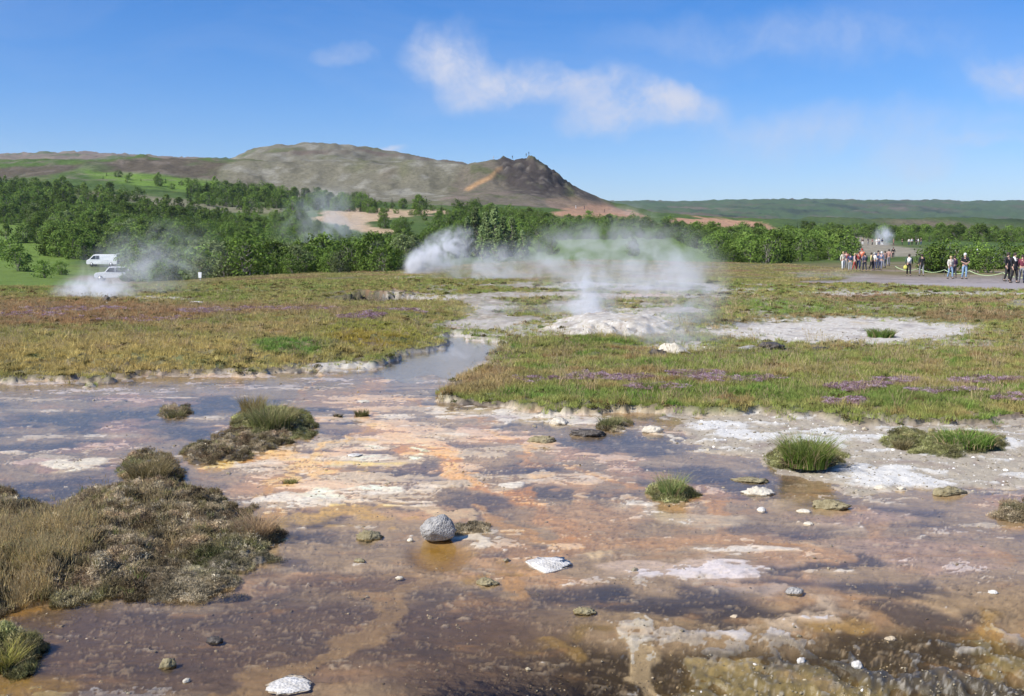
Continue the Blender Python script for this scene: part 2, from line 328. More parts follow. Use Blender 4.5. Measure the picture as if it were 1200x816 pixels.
def near(x, y):
    x = np.asarray(x, float); y = np.asarray(y, float)
    px, py = proj(x, y, 0.0)
    D = np.clip((py - 290) / 200.0, 0.05, 3)                      # pixel size of a metre, roughly
    w1 = fbm(x * 0.9, y * 0.9, 3, 4); w2 = fbm(x * 0.9 + 31, y * 0.9 - 12, 5, 4)
    w3 = fbm(x * 3.3, y * 3.3, 9, 4); w4 = fbm(x * 3.3 + 7, y * 3.3 + 3, 11, 4)
    ax = px + (34 * w1 + 15 * w3) * D; ay = py + (9 * w2 + 6 * w4) * D
    bx = px + (60 * w2 + 22 * w4) * D; by = py + (14 * w1 + 7 * w3) * D
    fine = fbm(x * 11, y * 11, 21, 4)
    hum = fbm(x * 1.6, y * 1.6, 23, 4); hum2 = fbm(x * 5.0, y * 5.0, 25, 3)
    far = ss((24 - y) / -10)
    dL = sdpoly(LM, ax, ay); dR = sdpoly(RM, ax, ay); dM = sdpoly(MG, ax, ay); dB = sdpoly(BEDTOP, ax, ay); dP = sdpoly(POND, ax, ay)
    mL = ss(dL / 9 + .3); mR = ss(dR / 10 + .3); mM = ss(dM / 9 + .3)
    mP = ss(dP / 8 + .4); mB = np.maximum(ss(dB / 10 + .5), mP)
    mB = mB * (1 - mL) * (1 - mR) * (1 - mM)
    ih, im, ik = isle_field(px + 14 * w3 * D, py + 6 * w4 * D, w1 + .5 * w3)
    im = im * (py > 445); ih = ih * (py > 445)
    sh = ss(sdpoly(SHORE, ax, ay) / 22 + .4)
    sint = np.zeros_like(px)
    for (cx, cy, rx, ry, st) in SINTER: sint = np.maximum(sint, st * ss((1.04 - ell(ax, ay, cx, cy, rx, ry) + .30 * w1 + .22 * w3 + .12 * fine) / .3))
    sint = sint * (1 - mR) * (1 - .9 * mL * (py > 362))
    pathm = ss(sdpoly([(985, 329), (1010, 321), (1080, 320), (1250, 325), (1700, 325), (1700, 348), (1250, 346), (1100, 338), (1000, 333), (880, 336), (850, 332)], px + 5 * w1, py + 1.2 * w2, 6) / 5 + .5)
    # ---- heights
    casc = ss((py - 690 - 40 * np.clip((1000 - px) / 600, -1, 1.2)) / 170)
    drop = -0.34 * casc * ss((px - 420) / 500)
    lumps = np.abs(fbm(x * 2.1 + .3 * w3, y * 2.6, 35, 4)); lumps2 = np.abs(fbm(x * 7, y * 7, 37, 3))
    # ---- colours
    def C(r, g, b): return np.array((r, g, b))
    def mixc(c, c2, f): return c + (np.asarray(c2) - c) * f[..., None]
    # stream bed
    b = np.empty(px.shape + (3,)); b[:] = (.31, .245, .165)
    b = mixc(b, C(.12, .10, .095), ss(fbm(x * .9, y * 2.0, 81, 5) * 2.2 - .12))
    b = mixc(b, C(.45, .30, .175), ss(fbm(x * .8 + 5, y * 1.7, 83, 5) * 2.2 - .2) * .75)
    b = mixc(b, C(.50, .43, .33), ss(fbm(x * 1.0 - 9, y * 2.4, 85, 5) * 2.4 - .55) * .8)
    def blob(c, cx, cy, rx, ry, f=1.0, soft=.5, second=False):
        X, Y = (bx, by) if second else (ax, ay)
        return mixc(c, blob.col, f * ss((1.05 - ell(X, Y, cx, cy, rx, ry)) / soft))
    def paint(c, col3, lst, f=1.0, soft=.5):
        blob.col = C(*col3)
        for i, e in enumerate(lst): c = blob(c, *e, f=f, soft=soft, second=i % 2 == 1)
        return c
    def streak(c, col3, pts, w, f=1.0):
        d = sdline(pts, ax, ay); return mixc(c, C(*col3), f * ss((w * np.clip(D, .4, 2) - d) / (w * .7)))
    b = paint(b, (.36, .30, .25), [(120, 456, 260, 9), (400, 445, 160, 9), (620, 490, 120, 9)], .9)
    b = paint(b, (.45, .31, .19), [(420, 470, 90, 14), (330, 570, 90, 22), (460, 505, 70, 14)], .7)
    b = paint(b, (.075, .068, .07), [(110, 492, 120, 14), (40, 520, 80, 12), (250, 475, 90, 12), (220, 510, 60, 9), (60, 580, 110, 20), (20, 600, 70, 30), (360, 482, 40, 8)], .85)
    b = paint(b, (.40, .27, .20), [(150, 500, 50, 10), (60, 545, 50, 10), (130, 525, 60, 8), (180, 470, 90, 7)], .75)
    b = paint(b, (.55, .47, .33), [(85, 546, 40, 6), (70, 552, 24, 4)], .9, .4)
    b = paint(b, (.085, .075, .075), [(505, 552, 60, 9), (590, 500, 70, 7), (560, 588, 60, 16), (680, 575, 70, 12), (735, 520, 110, 14), (860, 560, 130, 16), (630, 545, 50, 8), (400, 620, 60, 8), (465, 590, 45, 8)], .8)
    b = streak(b, (.46, .30, .165), [(450, 440), (415, 465), (430, 490), (480, 515), (530, 545)], 16, .85)
    b = streak(b, (.45, .255, .10), [(470, 525), (540, 548), (585, 574), (640, 598), (690, 618), (640, 634)], 11, .95)
    b = streak(b, (.50, .30, .11), [(235, 545), (310, 530), (390, 545), (350, 560)], 10, .8)
    b = streak(b, (.45, .30, .19), [(540, 505), (640, 520), (740, 545), (820, 580)], 16, .75)
    for (c3, pl, w_) in [((.44, .27, .12), [(395, 440), (345, 468), (310, 500), (260, 520)], 7), ((.46, .28, .12), [(480, 468), (560, 498), (620, 535), (720, 566), (830, 596)], 7), ((.45, .29, .11), [(430, 500), (385, 535), (310, 572), (330, 600), (290, 625)], 8),
                         ((.44, .28, .12), [(560, 596), (640, 640), (600, 690), (560, 750)], 9), ((.43, .29, .16), [(620, 556), (700, 588), (800, 602), (900, 640), (1000, 652)], 8), ((.40, .27, .14), [(1000, 590), (1080, 630), (1180, 650)], 9), ((.52, .45, .33), [(500, 478), (600, 486), (720, 500), (800, 520)], 5), ((.50, .42, .30), [(360, 580), (450, 588), (540, 600), (560, 640)], 6), ((.40, .25, .10), [(700, 622), (800, 634), (930, 640)], 6)]:
        b = streak(b, c3, pl, w_, .8)
    b = paint(b, (.47, .34, .11), [(245, 540, 34, 7), (330, 625, 50, 16), (365, 610, 40, 9), (420, 600, 50, 7), (430, 546, 40, 5)], .8)
    b = paint(b, (.52, .46, .36), [(560, 484, 75, 7), (640, 492, 70, 6), (600, 572, 26, 7), (430, 578, 40, 6), (350, 588, 60, 9), (790, 604, 90, 9)], .85)
    b = paint(b, (.43, .29, .165), [(690, 605, 90, 16), (640, 640, 80, 14), (820, 630, 100, 12), (560, 660, 60, 20)], .7)
    b = paint(b, (.62, .53, .37), [(705, 642, 30, 7), (505, 525, 20, 5)], .9, .4)
    b = paint(b, (.50, .43, .385), [(800, 668, 120, 13), (900, 680, 100, 12), (740, 660, 50, 8)], .9, .6)
    b = paint(b, (.38, .29, .235), [(1080, 640, 120, 26), (1000, 610, 90, 14), (1140, 665, 70, 14)], .85, .7)
    b = paint(b, (.062, .058, .062), [(770, 700, 130, 18), (900, 715, 150, 14), (1050, 690, 90, 16), (1110, 715, 80, 16), (690, 690, 60, 12), (960, 655, 60, 8)], .85)
    b = paint(b, (.50, .44, .38), [(960, 712, 60, 8), (935, 728, 60, 6)], .8)
    b = paint(b, (.135, .098, .070), [(300, 745, 420, 62), (560, 740, 200, 46), (440, 680, 140, 20), (150, 790, 300, 60), (620, 800, 220, 46), (60, 730, 120, 24)], .88, .6)
    b = paint(b, (.10, .08, .066), [(250, 720, 120, 10), (430, 745, 150, 9), (350, 700, 60, 8), (560, 700, 90, 8), (200, 780, 120, 10), (640, 760, 60, 8)], .7)
    b = streak(b, (.31, .225, .125), [(530, 655), (480, 690), (420, 735), (360, 770), (310, 800), (270, 830)], 11, .8)
    b = streak(b, (.34, .20, .06), [(60, 700), (20, 715), (-40, 730)], 14, .9)
    b = paint(b, (.30, .20, .05), [(20, 800, 90, 26), (540, 655, 60, 14), (590, 668, 50, 5)], .7)
    b = mixc(b, C(.06, .046, .024), .97 * ss((py - 722 - 14 * w2 * D + (px - 900) * .02) / 22) * ss((px - 560) / 160))
    b = paint(b, (.20, .145, .045), [(950, 785, 150, 22), (1160, 735, 70, 30), (820, 792, 90, 20), (1100, 800, 120, 20), (690, 745, 60, 10)], .75, .7)
    b = paint(b, (.36, .25, .08), [(1000, 725, 30, 8), (1180, 720, 50, 16), (860, 770, 40, 10), (700, 745, 40, 10)], .6)
    b = streak(b, (.43, .36, .245), [(765, 730), (755, 770), (768, 830)], 13, .85)
    spk = ss((fbm(x * 26, y * 26, 91, 3) - .33) / .12) * casc * ss((px - 700) / 200)
    b = mixc(b, C(.52, .49, .42), spk * .8)
    b = mixc(b, C(.05, .05, .025), casc * ss((px - 760) / 200) * ss((lumps - .28) / .2) * .7)
    s1 = fbm(x * 2.2 + .5 * w3, y * 6.0 + .5 * w4, 161, 5, .65); s2 = fbm(x * 9, y * 19, 163, 4, .6); s3 = fbm(x * 4.5 + .6 * w4, y * 8 + .6 * w3, 165, 4, .6)
    calm = 1 - .55 * ss((py - 640) / 60) * (1 - casc)
    b = b * np.clip(1.06 + (.42 * s1 + .22 * s2) * calm, .35, 1.8)[..., None]
    b = mixc(b, C(.40, .25, .12), ss(fbm(x * 1.7, y * 4.4, 167, 5, .6) * 3 - .7) * .5 * (1 - casc))
    b = mixc(b, C(.055, .048, .042), ss((.07 - np.abs(s3)) / .05) * ss(w1 * 3 + .35) * .4)
    b = mixc(b, C(.05, .045, .038), ss((s1 + .5 * s2 - .46) / .14) * .45)
    b = mixc(b, C(.56, .50, .41), ss((-s1 + .4 * s2 - .46) / .14) * .6 * (1 - casc))
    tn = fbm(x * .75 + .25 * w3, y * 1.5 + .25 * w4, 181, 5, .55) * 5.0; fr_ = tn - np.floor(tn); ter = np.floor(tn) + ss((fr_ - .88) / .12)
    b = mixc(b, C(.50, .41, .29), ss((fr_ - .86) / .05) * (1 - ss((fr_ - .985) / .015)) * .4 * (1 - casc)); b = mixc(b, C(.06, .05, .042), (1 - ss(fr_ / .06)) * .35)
    b = mixc(b, C(.035, .03, .015), casc * ss((px - 600) / 200) * ss(s1 * 2.5 + .25) * .75)
    warm = ss((1 - ell(px, py, 450, 545, 260, 95)) / .8); b = b * (1 + .32 * warm[..., None] * np.array((1.15, .95, .62))) * (1 + .18 * ss((715 - py) / 40))[..., None]
    b = np.clip(b, .012, .75)
    b = mixc(b, C(.33, .20, .035), .85 * ss((1 - ell(px, py, 514, 650, 48, 22)) / .5))  # ochre reflection below the boulder, painted into the ochre bed colour
    # dry shore and mud
    shc = np.empty(px.shape + (3,)); shc[:] = (.33, .285, .215)
    shc = mixc(shc, C(.26, .21, .165), ss(w3 * 2)); shc = mixc(shc, C(.55, .53, .48), ss((fbm(x * 2.4, y * 3.6, 95, 5, .6) - .2) / .15) * .75)
    blob.col = C(.53, .51, .465)
    for e in [(1045, 560, 58, 9), (1000, 516, 80, 5), (880, 512, 50, 6), (960, 505, 50, 4), (1160, 522, 50, 6), (840, 500, 40, 6), (1080, 570, 30, 6)]: shc = blob(shc, *e, soft=.35)
    b = b * (1 - sh[..., None]) + shc * sh[..., None]
    ridged = 1 - np.abs(fbm(x * 1.3 + .4 * w3, y * 2.6, 31, 4)) * 2
    bed = -0.0090 - .0030 * ss((py - 560) / 60) * (1 - casc) + .0035 * warm + .0020 * s1 + .0012 * s2 + .0036 * ter + 0.0045 * fbm(x * 1.1, y * 2.2, 33, 5, .55) + 0.0035 * fbm(x * 3.2, y * 7.5, 34, 4, .6) + 0.005 * (ridged - .6) + 0.0018 * fine
    lum = b.mean(-1); bed = bed + np.clip((lum - .215) * .055, -.010, .013) * (1 - casc)
    bed = bed + casc * ss((px - 640) / 260) * (0.20 * (.42 - lumps) + 0.055 * (.3 - lumps2) + .02 * fine + .012 * s2)
    bed = bed + sh * (0.022 + 0.012 * hum2 + .006 * fine) + mP * -0.05
    h = bed
    moor = 0.10 + 0.06 * hum + 0.025 * hum2 + 0.012 * fine
    hL = 0.03 + 0.20 * ss(dL / 34) * ss((py - 352) / 30) + 0.08 * hum * ss(dL / 25) + 0.03 * hum2 + .03
    hR = 0.03 + 0.075 * ss(dR / 40) + 0.05 * hum * ss(dR / 30) + 0.025 * hum2
    hM = 0.05 + 0.12 * ss(dM / 30) + .03 * hum2
    h = h * mB + moor * (1 - mB)
    h = np.where(mL > 0, h * (1 - mL) + hL * mL, h); h = h * (1 - mR) + hR * mR; h = h * (1 - mM) + hM * mM
    h = h - .022 * ss((1 - ell(px, py, 514, 650, 44, 20)) / .5) * mB
    h = h + ih * (1 + .8 * hum2 + .55 * w3 + .35 * fine) 
    s2 = sint * (1 - mB)
    h = h * (1 - .75 * s2) + .75 * s2 * (0.035 + 0.012 * fine + .012 * hum2)
    h = h + 0.30 * ss((1 - ell(ax, ay, 715, 388, 85, 16)) / .7) * (py < 402)                 # sinter mound
    h = h + 0.45 * ss((1 - ell(ax, ay, 481, 328, 24, 6)) / .8)                               # small vent cone
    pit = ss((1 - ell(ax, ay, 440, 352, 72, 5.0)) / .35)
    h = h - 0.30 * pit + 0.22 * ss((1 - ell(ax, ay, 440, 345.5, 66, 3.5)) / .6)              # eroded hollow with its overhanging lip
    h = h * (1 - pathm) + pathm * 0.02
    h = h + drop
    blend = ss((y - 42) / 14)
    h = h * (1 - blend) + (far_h(x, np.maximum(y, 45)) + h * .5) * blend
    col = np.empty(px.shape + (3,)); col[:] = (0.135, 0.115, 0.055)
    col = mixc(col, C(.10, .125, .035), ss(hum * 1.5 + .4)); col = mixc(col, C(.22, .16, .08), ss(w1 * 1.8 - .1)); col = mixc(col, C(.17, .10, .07), ss(w2 * 1.8 - .35))
    # bare patches on the moor beyond
    mid = ss((px - 500) / 60) * ss((880 - px) / 60)
    bare = ss((fbm(x * .35, y * .2, 71, 4) - .2 + .24 * mid) / .16) * (1 - mB) * (py < 402) * (px > 500) * (1 - mM) * (.62 + .38 * mid)
    bc = np.empty(px.shape + (3,)); bc[:] = (.30, .255, .21); bc = mixc(bc, C(.42, .385, .335), ss(w3 * 2.2)); bc = mixc(bc, C(.20, .155, .12), ss(w1 * 2.4 - .2)); bc = mixc(bc, C(.17, .17, .09), ss(w4 * 2.4 - .2))
    col = col * (1 - .85 * bare[..., None]) + bc * .85 * bare[..., None]
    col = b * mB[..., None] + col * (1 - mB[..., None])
    col = mixc(col, C(.40, .385, .37), mP * .9)
    # meadow soil
    ms = np.maximum(mL, np.maximum(mR, mM))
    soil = np.empty(px.shape + (3,)); soil[:] = (.13, .115, .05); soil = mixc(soil, C(.085, .105, .03), ss(w1 * 2 + .2)); soil = mixc(soil, C(.20, .145, .075), ss(w2 * 2))
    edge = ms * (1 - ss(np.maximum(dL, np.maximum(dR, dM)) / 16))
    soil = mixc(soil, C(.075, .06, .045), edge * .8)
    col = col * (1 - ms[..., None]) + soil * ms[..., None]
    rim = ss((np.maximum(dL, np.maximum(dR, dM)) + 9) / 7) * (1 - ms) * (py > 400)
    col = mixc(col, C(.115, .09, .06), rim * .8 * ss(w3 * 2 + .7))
    sc3 = np.empty(px.shape + (3,)); sc3[:] = (.43, .395, .335); sc3 = mixc(sc3, C(.38, .32, .26), ss(w3 * 1.8 - .1)); sc3 = mixc(sc3, C(.58, .565, .53), ss(fine * 1.6 - .1)); sc3 = mixc(sc3, C(.40, .33, .22), ss(w1 * 2 - .5)); sc3 = mixc(sc3, C(.27, .24, .215), ss(fbm(x * 1.1, y * .9, 173, 5, .6) * 3 - .45) * .8); sc3 = mixc(sc3, C(.13, .11, .10), ss(fbm(x * 3, y * 2, 175, 4, .6) * 3.4 - 1.3) * .8)
    col = mixc(col, sc3, sint)
    col = mixc(col, C(.42, .25, .17), .7 * ss((1 - ell(ax, ay, 765, 348, 44, 4)) / .6)); col = mixc(col, C(.22, .14, .10), .25 * ss((1 - ell(ax, ay, 765, 399, 24, 4)) / .6))
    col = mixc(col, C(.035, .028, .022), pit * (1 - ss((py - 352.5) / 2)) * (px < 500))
    col = mixc(col, C(.19, .105, .05), .8 * ss((1 - ell(ax, ay, 455, 345, 62, 2.6)) / .4)); col = mixc(col, C(.6, .57, .54), .9 * ss((1 - ell(ax, ay, 470, 353.5, 60, 2.4)) / .5))
    col = mixc(col, C(.285, .25, .24), pathm * .95)
    col = mixc(col, C(.50, .44, .34), .75 * ss((2.2 - sdline([(960, 350), (1000, 347), (1040, 345)], ax, ay, 5) / 3)) * .6)
    col = mixc(col, C(.44, .385, .33), .7 * ss(1.2 - sdline([(1040, 335), (1110, 339), (1250, 344)], px, py + .8 * w1, 6) / 6))
    for (cx, cy, rx, ry) in LAWN: col = mixc(col, C(.075, .13, .025), ss((1.1 - ell(ax, ay, cx, cy, rx, ry)) / .5) * (1 - pathm))
    isc = np.where((ik == 1)[..., None], C(.10, .10, .035), np.where((ik == 2)[..., None], C(.15, .125, .085), C(.09, .07, .042)))
    col = mixc(col, C(.22, .20, .16), .0 * im); col = col * (1 - im[..., None]) + isc * im[..., None]
    rough = np.full(px.shape, .85); rough = rough - .56 * mB * (1 - sh) - .03 * casc * mB
    # ---- plants
    grass = np.maximum(ms * ss(np.maximum(dL, np.maximum(dR, dM)) / 8 + .75), (1 - mB) * (1 - bare) * .75)
    grass = grass * (1 - sint) * (1 - pathm) * (1 - pit) * (1 - ss((1 - ell(ax, ay, 715, 388, 80, 16)) / .3))
    return dict(h=h, col=np.clip(col, .01, .9), rough=rough, grass=grass, im=im, ik=ik, mB=mB, mL=mL, mR=mR, mM=mM, w1=w1, w2=w2, w3=w3, w4=w4, hum=hum, px=px, py=py, sh=sh, drop=drop, casc=casc, sint=sint, dL=dL, dR=dR)
def near_h(x, y): return float(near(np.array([x]), np.array([y]))['h'][0])
def height(x, y):
    return near_h(x, y) if y < 56 else float(far_h(np.array([x]), np.array([y]))[0])
NEAR_END = 58.0

# columns u = x / y shared by both sheets
def ucols():
    c = np.linspace(-.56, .56, 720); b = np.linspace(-1.0, -.562, 130); a = np.linspace(-1.7, -1.02, 24)
    return np.concatenate([a, b, c, -b[::-1], -a[::-1]])
def grid(U, Y, fn):
    X = np.outer(Y, U); YY = np.repeat(Y[:, None], len(U), 1); Z = fn(X.ravel(), YY.ravel())
    V = np.stack([X.ravel(), YY.ravel(), Z], 1)
    nu = len(U); i = np.arange((len(Y) - 1) * nu).reshape(len(Y) - 1, nu)[:, :-1].ravel()
    Q = np.stack([i, i + 1, i + 1 + nu, i + nu], 1)
    return V, Q
M_GROUND = ground_mat('mineral_ground', 26.0, 160.0, 0.005, .5, .22)
M_HILL = ground_mat('hillside', .5, 3.0, .35, .1, .35)
U = ucols()
Yn = np.exp(np.concatenate([np.arange(math.log(3.2), math.log(26), .0037), np.linspace(math.log(26), math.log(NEAR_END), 210)]))
nf = {}
def _fn(x, y):
    r = near(x, y); nf.update(r); return r['h']
V, Q = grid(U, Yn, _fn)
me = np_mesh('ground', V, Q, M_GROUND)
set_attr(me, 'Col', 'FLOAT_COLOR', np.concatenate([nf['col'], np.ones((len(V), 1))], 1)); set_attr(me, 'Rough', 'FLOAT', nf['rough'])
ground = tag(link('ground', me), 'mineral stained stream bed, sinter flats and tussocky moor', kind='structure')

def hill_col(x, y, z):
    px, py = proj(x, y, z)
    w1 = fbm(x / 30, y / 30, 101, 4); w2 = fbm(x / 12, y / 12, 103, 4); w3 = fbm(x / 90, y / 90, 105, 4)
    ax = px + 14 * w1 + 6 * w2; ay = py + 4 * w2 + 3 * w3
    def mixc(c, c2, f): return c + (np.asarray(c2) - c) * f[..., None]
    col = np.empty(px.shape + (3,)); col[:] = (.065, .105, .028)
    col = mixc(col, (.10, .12, .04), ss(w1 * 2)); col = mixc(col, (.045, .075, .02), ss(w2 * 2 - .2))
    # moor near the foot of the slope
    low = ss((135 - y) / 40) * (px > 150); col = mixc(col, (.17, .14, .07), low * .9); col = mixc(col, (.27, .21, .165), low * ss(w2 * 2.4 + .1) * .7); col = mixc(col, (.12, .14, .04), low * ss(w1 * 2.4 - .2) * .7)
    def E(c, col3, cx, cy, rx, ry, f=1.0, soft=.45): return mixc(c, col3, f * ss((1.1 - ell(ax, ay, cx, cy, rx, ry)) / soft))
    def P(c, col3, pts, f=1.0, s=10, y0=0, y1=1e5):
        return mixc(c, col3, f * ss(sdpoly(pts, ax, ay) / s + .5) * (y > y0) * (y < y1))
    col = E(col, (.115, .175, .036), 20, 300, 70, 45); col = E(col, (.12, .175, .038), 60, 325, 80, 18)
    col = P(col, (.105, .165, .035), [(640, 275), (700, 268), (800, 272), (850, 285), (840, 308), (640, 308), (600, 290)], .95)
    col = P(col, (.115, .19, .032), [(85, 199), (140, 203), (230, 212), (310, 216), (330, 228), (230, 225), (140, 216), (100, 208)], .95)
    col = P(col, (.20, .18, .12), [(100, 224), (160, 228), (240, 239), (330, 245), (335, 249), (250, 248), (160, 238), (110, 229)], .8, 7)
    col = P(col, (.40, .29, .185), [(380, 250), (430, 246), (520, 248), (530, 251), (450, 257), (425, 263), (470, 270), (480, 275), (430, 272), (390, 262), (360, 256)], .95, 4)
    col = E(col, (.36, .27, .16), 355, 290, 26, 6); col = E(col, (.22, .18, .13), 135, 327, 60, 8); col = E(col, (.33, .25, .15), 620, 258, 40, 4)
    hz = y > 560
    # brown upland left
    col = P(col, (.085, .068, .052), [(-500, 180), (0, 196), (60, 196), (120, 190), (200, 183), (270, 190), (300, 215), (230, 210), (110, 200), (0, 212), (-500, 210)], .95, 9, 0, 1100)
    col = mixc(col, (.19, .16, .13), ss(w2 * 2) * .5 * (px < 290) * (py < 212) * (y < 1000))
    col = mixc(col, (.062, .11, .03), ss(w1 * 2 - .1) * .55 * (px < 290) * (py < 206) * (y < 1000))
    # dome
    dome = ss(sdpoly([(255, 226), (264, 188), (300, 168), (370, 160), (450, 168), (540, 184), (600, 200), (600, 248), (450, 238), (300, 230)], ax, ay) / 12 + .5) * (y > 430)
    dc = np.empty(px.shape + (3,)); dc[:] = (.148, .138, .098)
    dc = mixc(dc, (.215, .205, .165), ss(w2 * 2.6 - .1)); dc = mixc(dc, (.075, .07, .05), ss(fbm(x / 20, y / 30, 113, 5, .65) * 2.8 - .35) * .7); dc = mixc(dc, (.10, .105, .05), ss(fbm(x / 45, y / 60, 111, 4) * 2.4 - .2)); dc = mixc(dc, (.12, .09, .07), ss(w3 * 2 - .3))
    col = col * (1 - dome[..., None]) + dc * dome[..., None]
    # flanks of the crag
    cr = ss(sdpoly([(520, 245), (535, 200), (575, 182), (625, 180), (660, 205), (720, 240), (720, 252), (560, 252)], ax, ay) / 10 + .5) * (y > 430) * (y < 800)
    cc = np.empty(px.shape + (3,)); cc[:] = (.125, .108, .08); cc = mixc(cc, (.085, .09, .045), ss(w2 * 2)); cc = mixc(cc, (.19, .15, .12), ss(w1 * 2 - .2))
    col = col * (1 - cr[..., None]) + cc * cr[..., None]
    col = mixc(col, (.31, .19, .095), .9 * ss(1.25 - sdline([(548, 222), (560, 215), (575, 208), (585, 198)], px, py, 1) / 3.2) * (y > 430) * (y < 800))
    rf = ss(sdpoly([(586, 180), (622, 178), (650, 196), (672, 216), (694, 233), (664, 228), (645, 232), (602, 226), (576, 208)], ax, ay, 1) / 16 + .5) * (y > 480) * (y < 640)
    rk = np.abs(fbm(x / 6, y / 6, 115, 4))
    rc = np.empty(px.shape + (3,)); rc[:] = (.050, .042, .038); rc = mixc(rc, (.12, .105, .09), ss((rk - .25) / .3)); rc = mixc(rc, (.10, .105, .055), ss(w2 * 2 - .6))
    f = rf; col = col * (1 - f[..., None]) + rc * f[..., None]
    # red clay
    col = P(col, (.35, .205, .13), [(662, 244), (690, 238), (740, 246), (760, 252), (760, 258), (700, 256), (640, 252)], .95, 6, 330, 800)
    col = P(col, (.22, .15, .105), [(640, 232), (680, 232), (740, 246), (690, 250), (650, 246)], .5, 6, 330, 800)
    col = P(col, (.38, .22, .14), [(780, 257), (830, 255), (890, 264), (930, 272), (860, 268), (800, 264)], .95, 5, 250, 700)
    col = P(col, (.27, .235, .185), [(960, 277), (1000, 275), (1060, 290), (1100, 292), (1100, 300), (1000, 300), (980, 288)], .85, 7, 90, 400)
    # far ridge
    fr = np.maximum(ss((y - 1000) / 500), ss((y - 330) / 120) * ss((px - 880) / 60)); fc = np.empty(px.shape + (3,)); fc[:] = (.055, .085, .032)
    fc = mixc(fc, (.085, .075, .048), ss(fbm(x / 260, y / 260, 121, 5) * 2.4)); fc = mixc(fc, (.05, .088, .03), ss(fbm(x / 150, y / 150, 123, 5) * 2.6 - .2)); fc = mixc(fc, (.13, .105, .075), ss(fbm(x / 200, y / 120, 125, 5) * 3 - .9)); fc = mixc(fc, (.03, .045, .022), ss(fbm(x / 110, y / 300, 127, 4) * 3 - .6))
    left = ss((260 - px) / 30)
    fl = np.empty(px.shape + (3,)); fl[:] = (.165, .13, .10); fl = mixc(fl, (.075, .10, .04), ss(fbm(x / 80, y / 200, 131, 4) * 2.4)); fl = mixc(fl, (.24, .19, .15), ss(fbm(x / 60, y / 100, 133, 4) * 2.5 - .5))
    fc = fc * (1 - left[..., None]) + fl * left[..., None]
    col = col * (1 - fr[..., None]) + fc * fr[..., None]
    return np.clip(col, .01, .8)
Yf = np.exp(np.concatenate([np.linspace(math.log(NEAR_END), math.log(420), 170)[:-1], np.linspace(math.log(420), math.log(720), 170)[:-1], np.linspace(math.log(720), math.log(5600), 150)]))
def _ff(x, y):
    z = far_h(x, y)
    e = y < NEAR_END + .01
    z[e] = near(x[e], y[e])['h']
    return z
V, Q = grid(U[::2], Yf, _ff)
hc = hill_col(V[:, 0], V[:, 1], V[:, 2])
e = V[:, 1] < NEAR_END + .01
me = np_mesh('hills', V, Q, M_HILL)
k = ss((V[:, 1] - NEAR_END) / 25)[:, None]
nc = near(V[:, 0], np.minimum(V[:, 1], 120))['col']
hc = hc * k + nc * (1 - k)
set_attr(me, 'Col', 'FLOAT_COLOR', np.concatenate([hc, np.ones((len(V), 1))], 1)); set_attr(me, 'Rough', 'FLOAT', np.full(len(V), .95))
hills = tag(link('hills', me), 'green slopes, bare brown dome and dark rocky crag under the sky', kind='structure')
# plain ground beside and behind the photographer
def _skirt(x, y): return -0.06 + 0.1 * fbm(x / 6, y / 6, 141, 3) - .55
xs = np.linspace(-400, 400, 160); ysk = np.linspace(-400, 20, 80)
XX, YY = np.meshgrid(xs, ysk); Vs = np.stack([XX.ravel(), YY.ravel(), _skirt(XX.ravel(), YY.ravel())], 1)
nu = len(xs); i = np.arange((len(ysk) - 1) * nu).reshape(len(ysk) - 1, nu)[:, :-1].ravel()
me = np_mesh('ground_behind', Vs, np.stack([i, i + 1, i + 1 + nu, i + nu], 1), M_GROUND)
cs = np.tile(np.array((.16, .13, .07, 1.0)), (len(Vs), 1)); set_attr(me, 'Col', 'FLOAT_COLOR', cs); set_attr(me, 'Rough', 'FLOAT', np.full(len(Vs), .9))
tag(link('ground_behind', me), 'moor behind the viewpoint', kind='structure')

# ------------------------------------------------------------------ water film over the bed
def water_mat():
    m, N, L, b = newmat('thin_water'); N.remove(b); out = N['Material Output']
    tr = N.new('ShaderNodeBsdfTransparent'); tr.inputs['Color'].default_value = (.93, .88, .80, 1)
    gl = N.new('ShaderNodeBsdfGlossy'); gl.inputs['Roughness'].default_value = 0.07
    fr = N.new('ShaderNodeFresnel'); fr.inputs['IOR'].default_value = 1.32
    geo = N.new('ShaderNodeNewGeometry')
    mp = N.new('ShaderNodeMapping'); mp.inputs['Scale'].default_value = (1, 1.8, 1); L.new(geo.outputs['Position'], mp.inputs['Vector'])
    n = N.new('ShaderNodeTexNoise'); n.inputs['Scale'].default_value = 9; n.inputs['Detail'].default_value = 6; n.inputs['Roughness'].default_value = .6; L.new(mp.outputs[0], n.inputs['Vector'])
    bp = N.new('ShaderNodeBump'); bp.inputs['Strength'].default_value = .3; bp.inputs['Distance'].default_value = .009; L.new(n.outputs['Fac'], bp.inputs['Height'])
    L.new(bp.outputs[0], gl.inputs['Normal']); L.new(bp.outputs[0], fr.inputs['Normal'])
    mx = N.new('ShaderNodeMixShader'); L.new(fr.outputs[0], mx.inputs[0]); L.new(tr.outputs[0], mx.inputs[1]); L.new(gl.outputs[0], mx.inputs[2])
    L.new(mx.outputs[0], out.inputs['Surface']); return m
Uw = np.linspace(-1.0, 1.0, 360); Yw = np.exp(np.linspace(math.log(3.25), math.log(23.5), 260))
def _w(x, y):
    r = near(x, y); return r['drop'] * 1.0 - .0 + .0005 - .012 * r['casc']
V, Q = grid(Uw, Yw, _w)
water = tag(link('stream_water', np_mesh('stream_water', V, Q, water_mat())), 'thin sheet of clear warm water spread over the coloured bed', kind='structure')

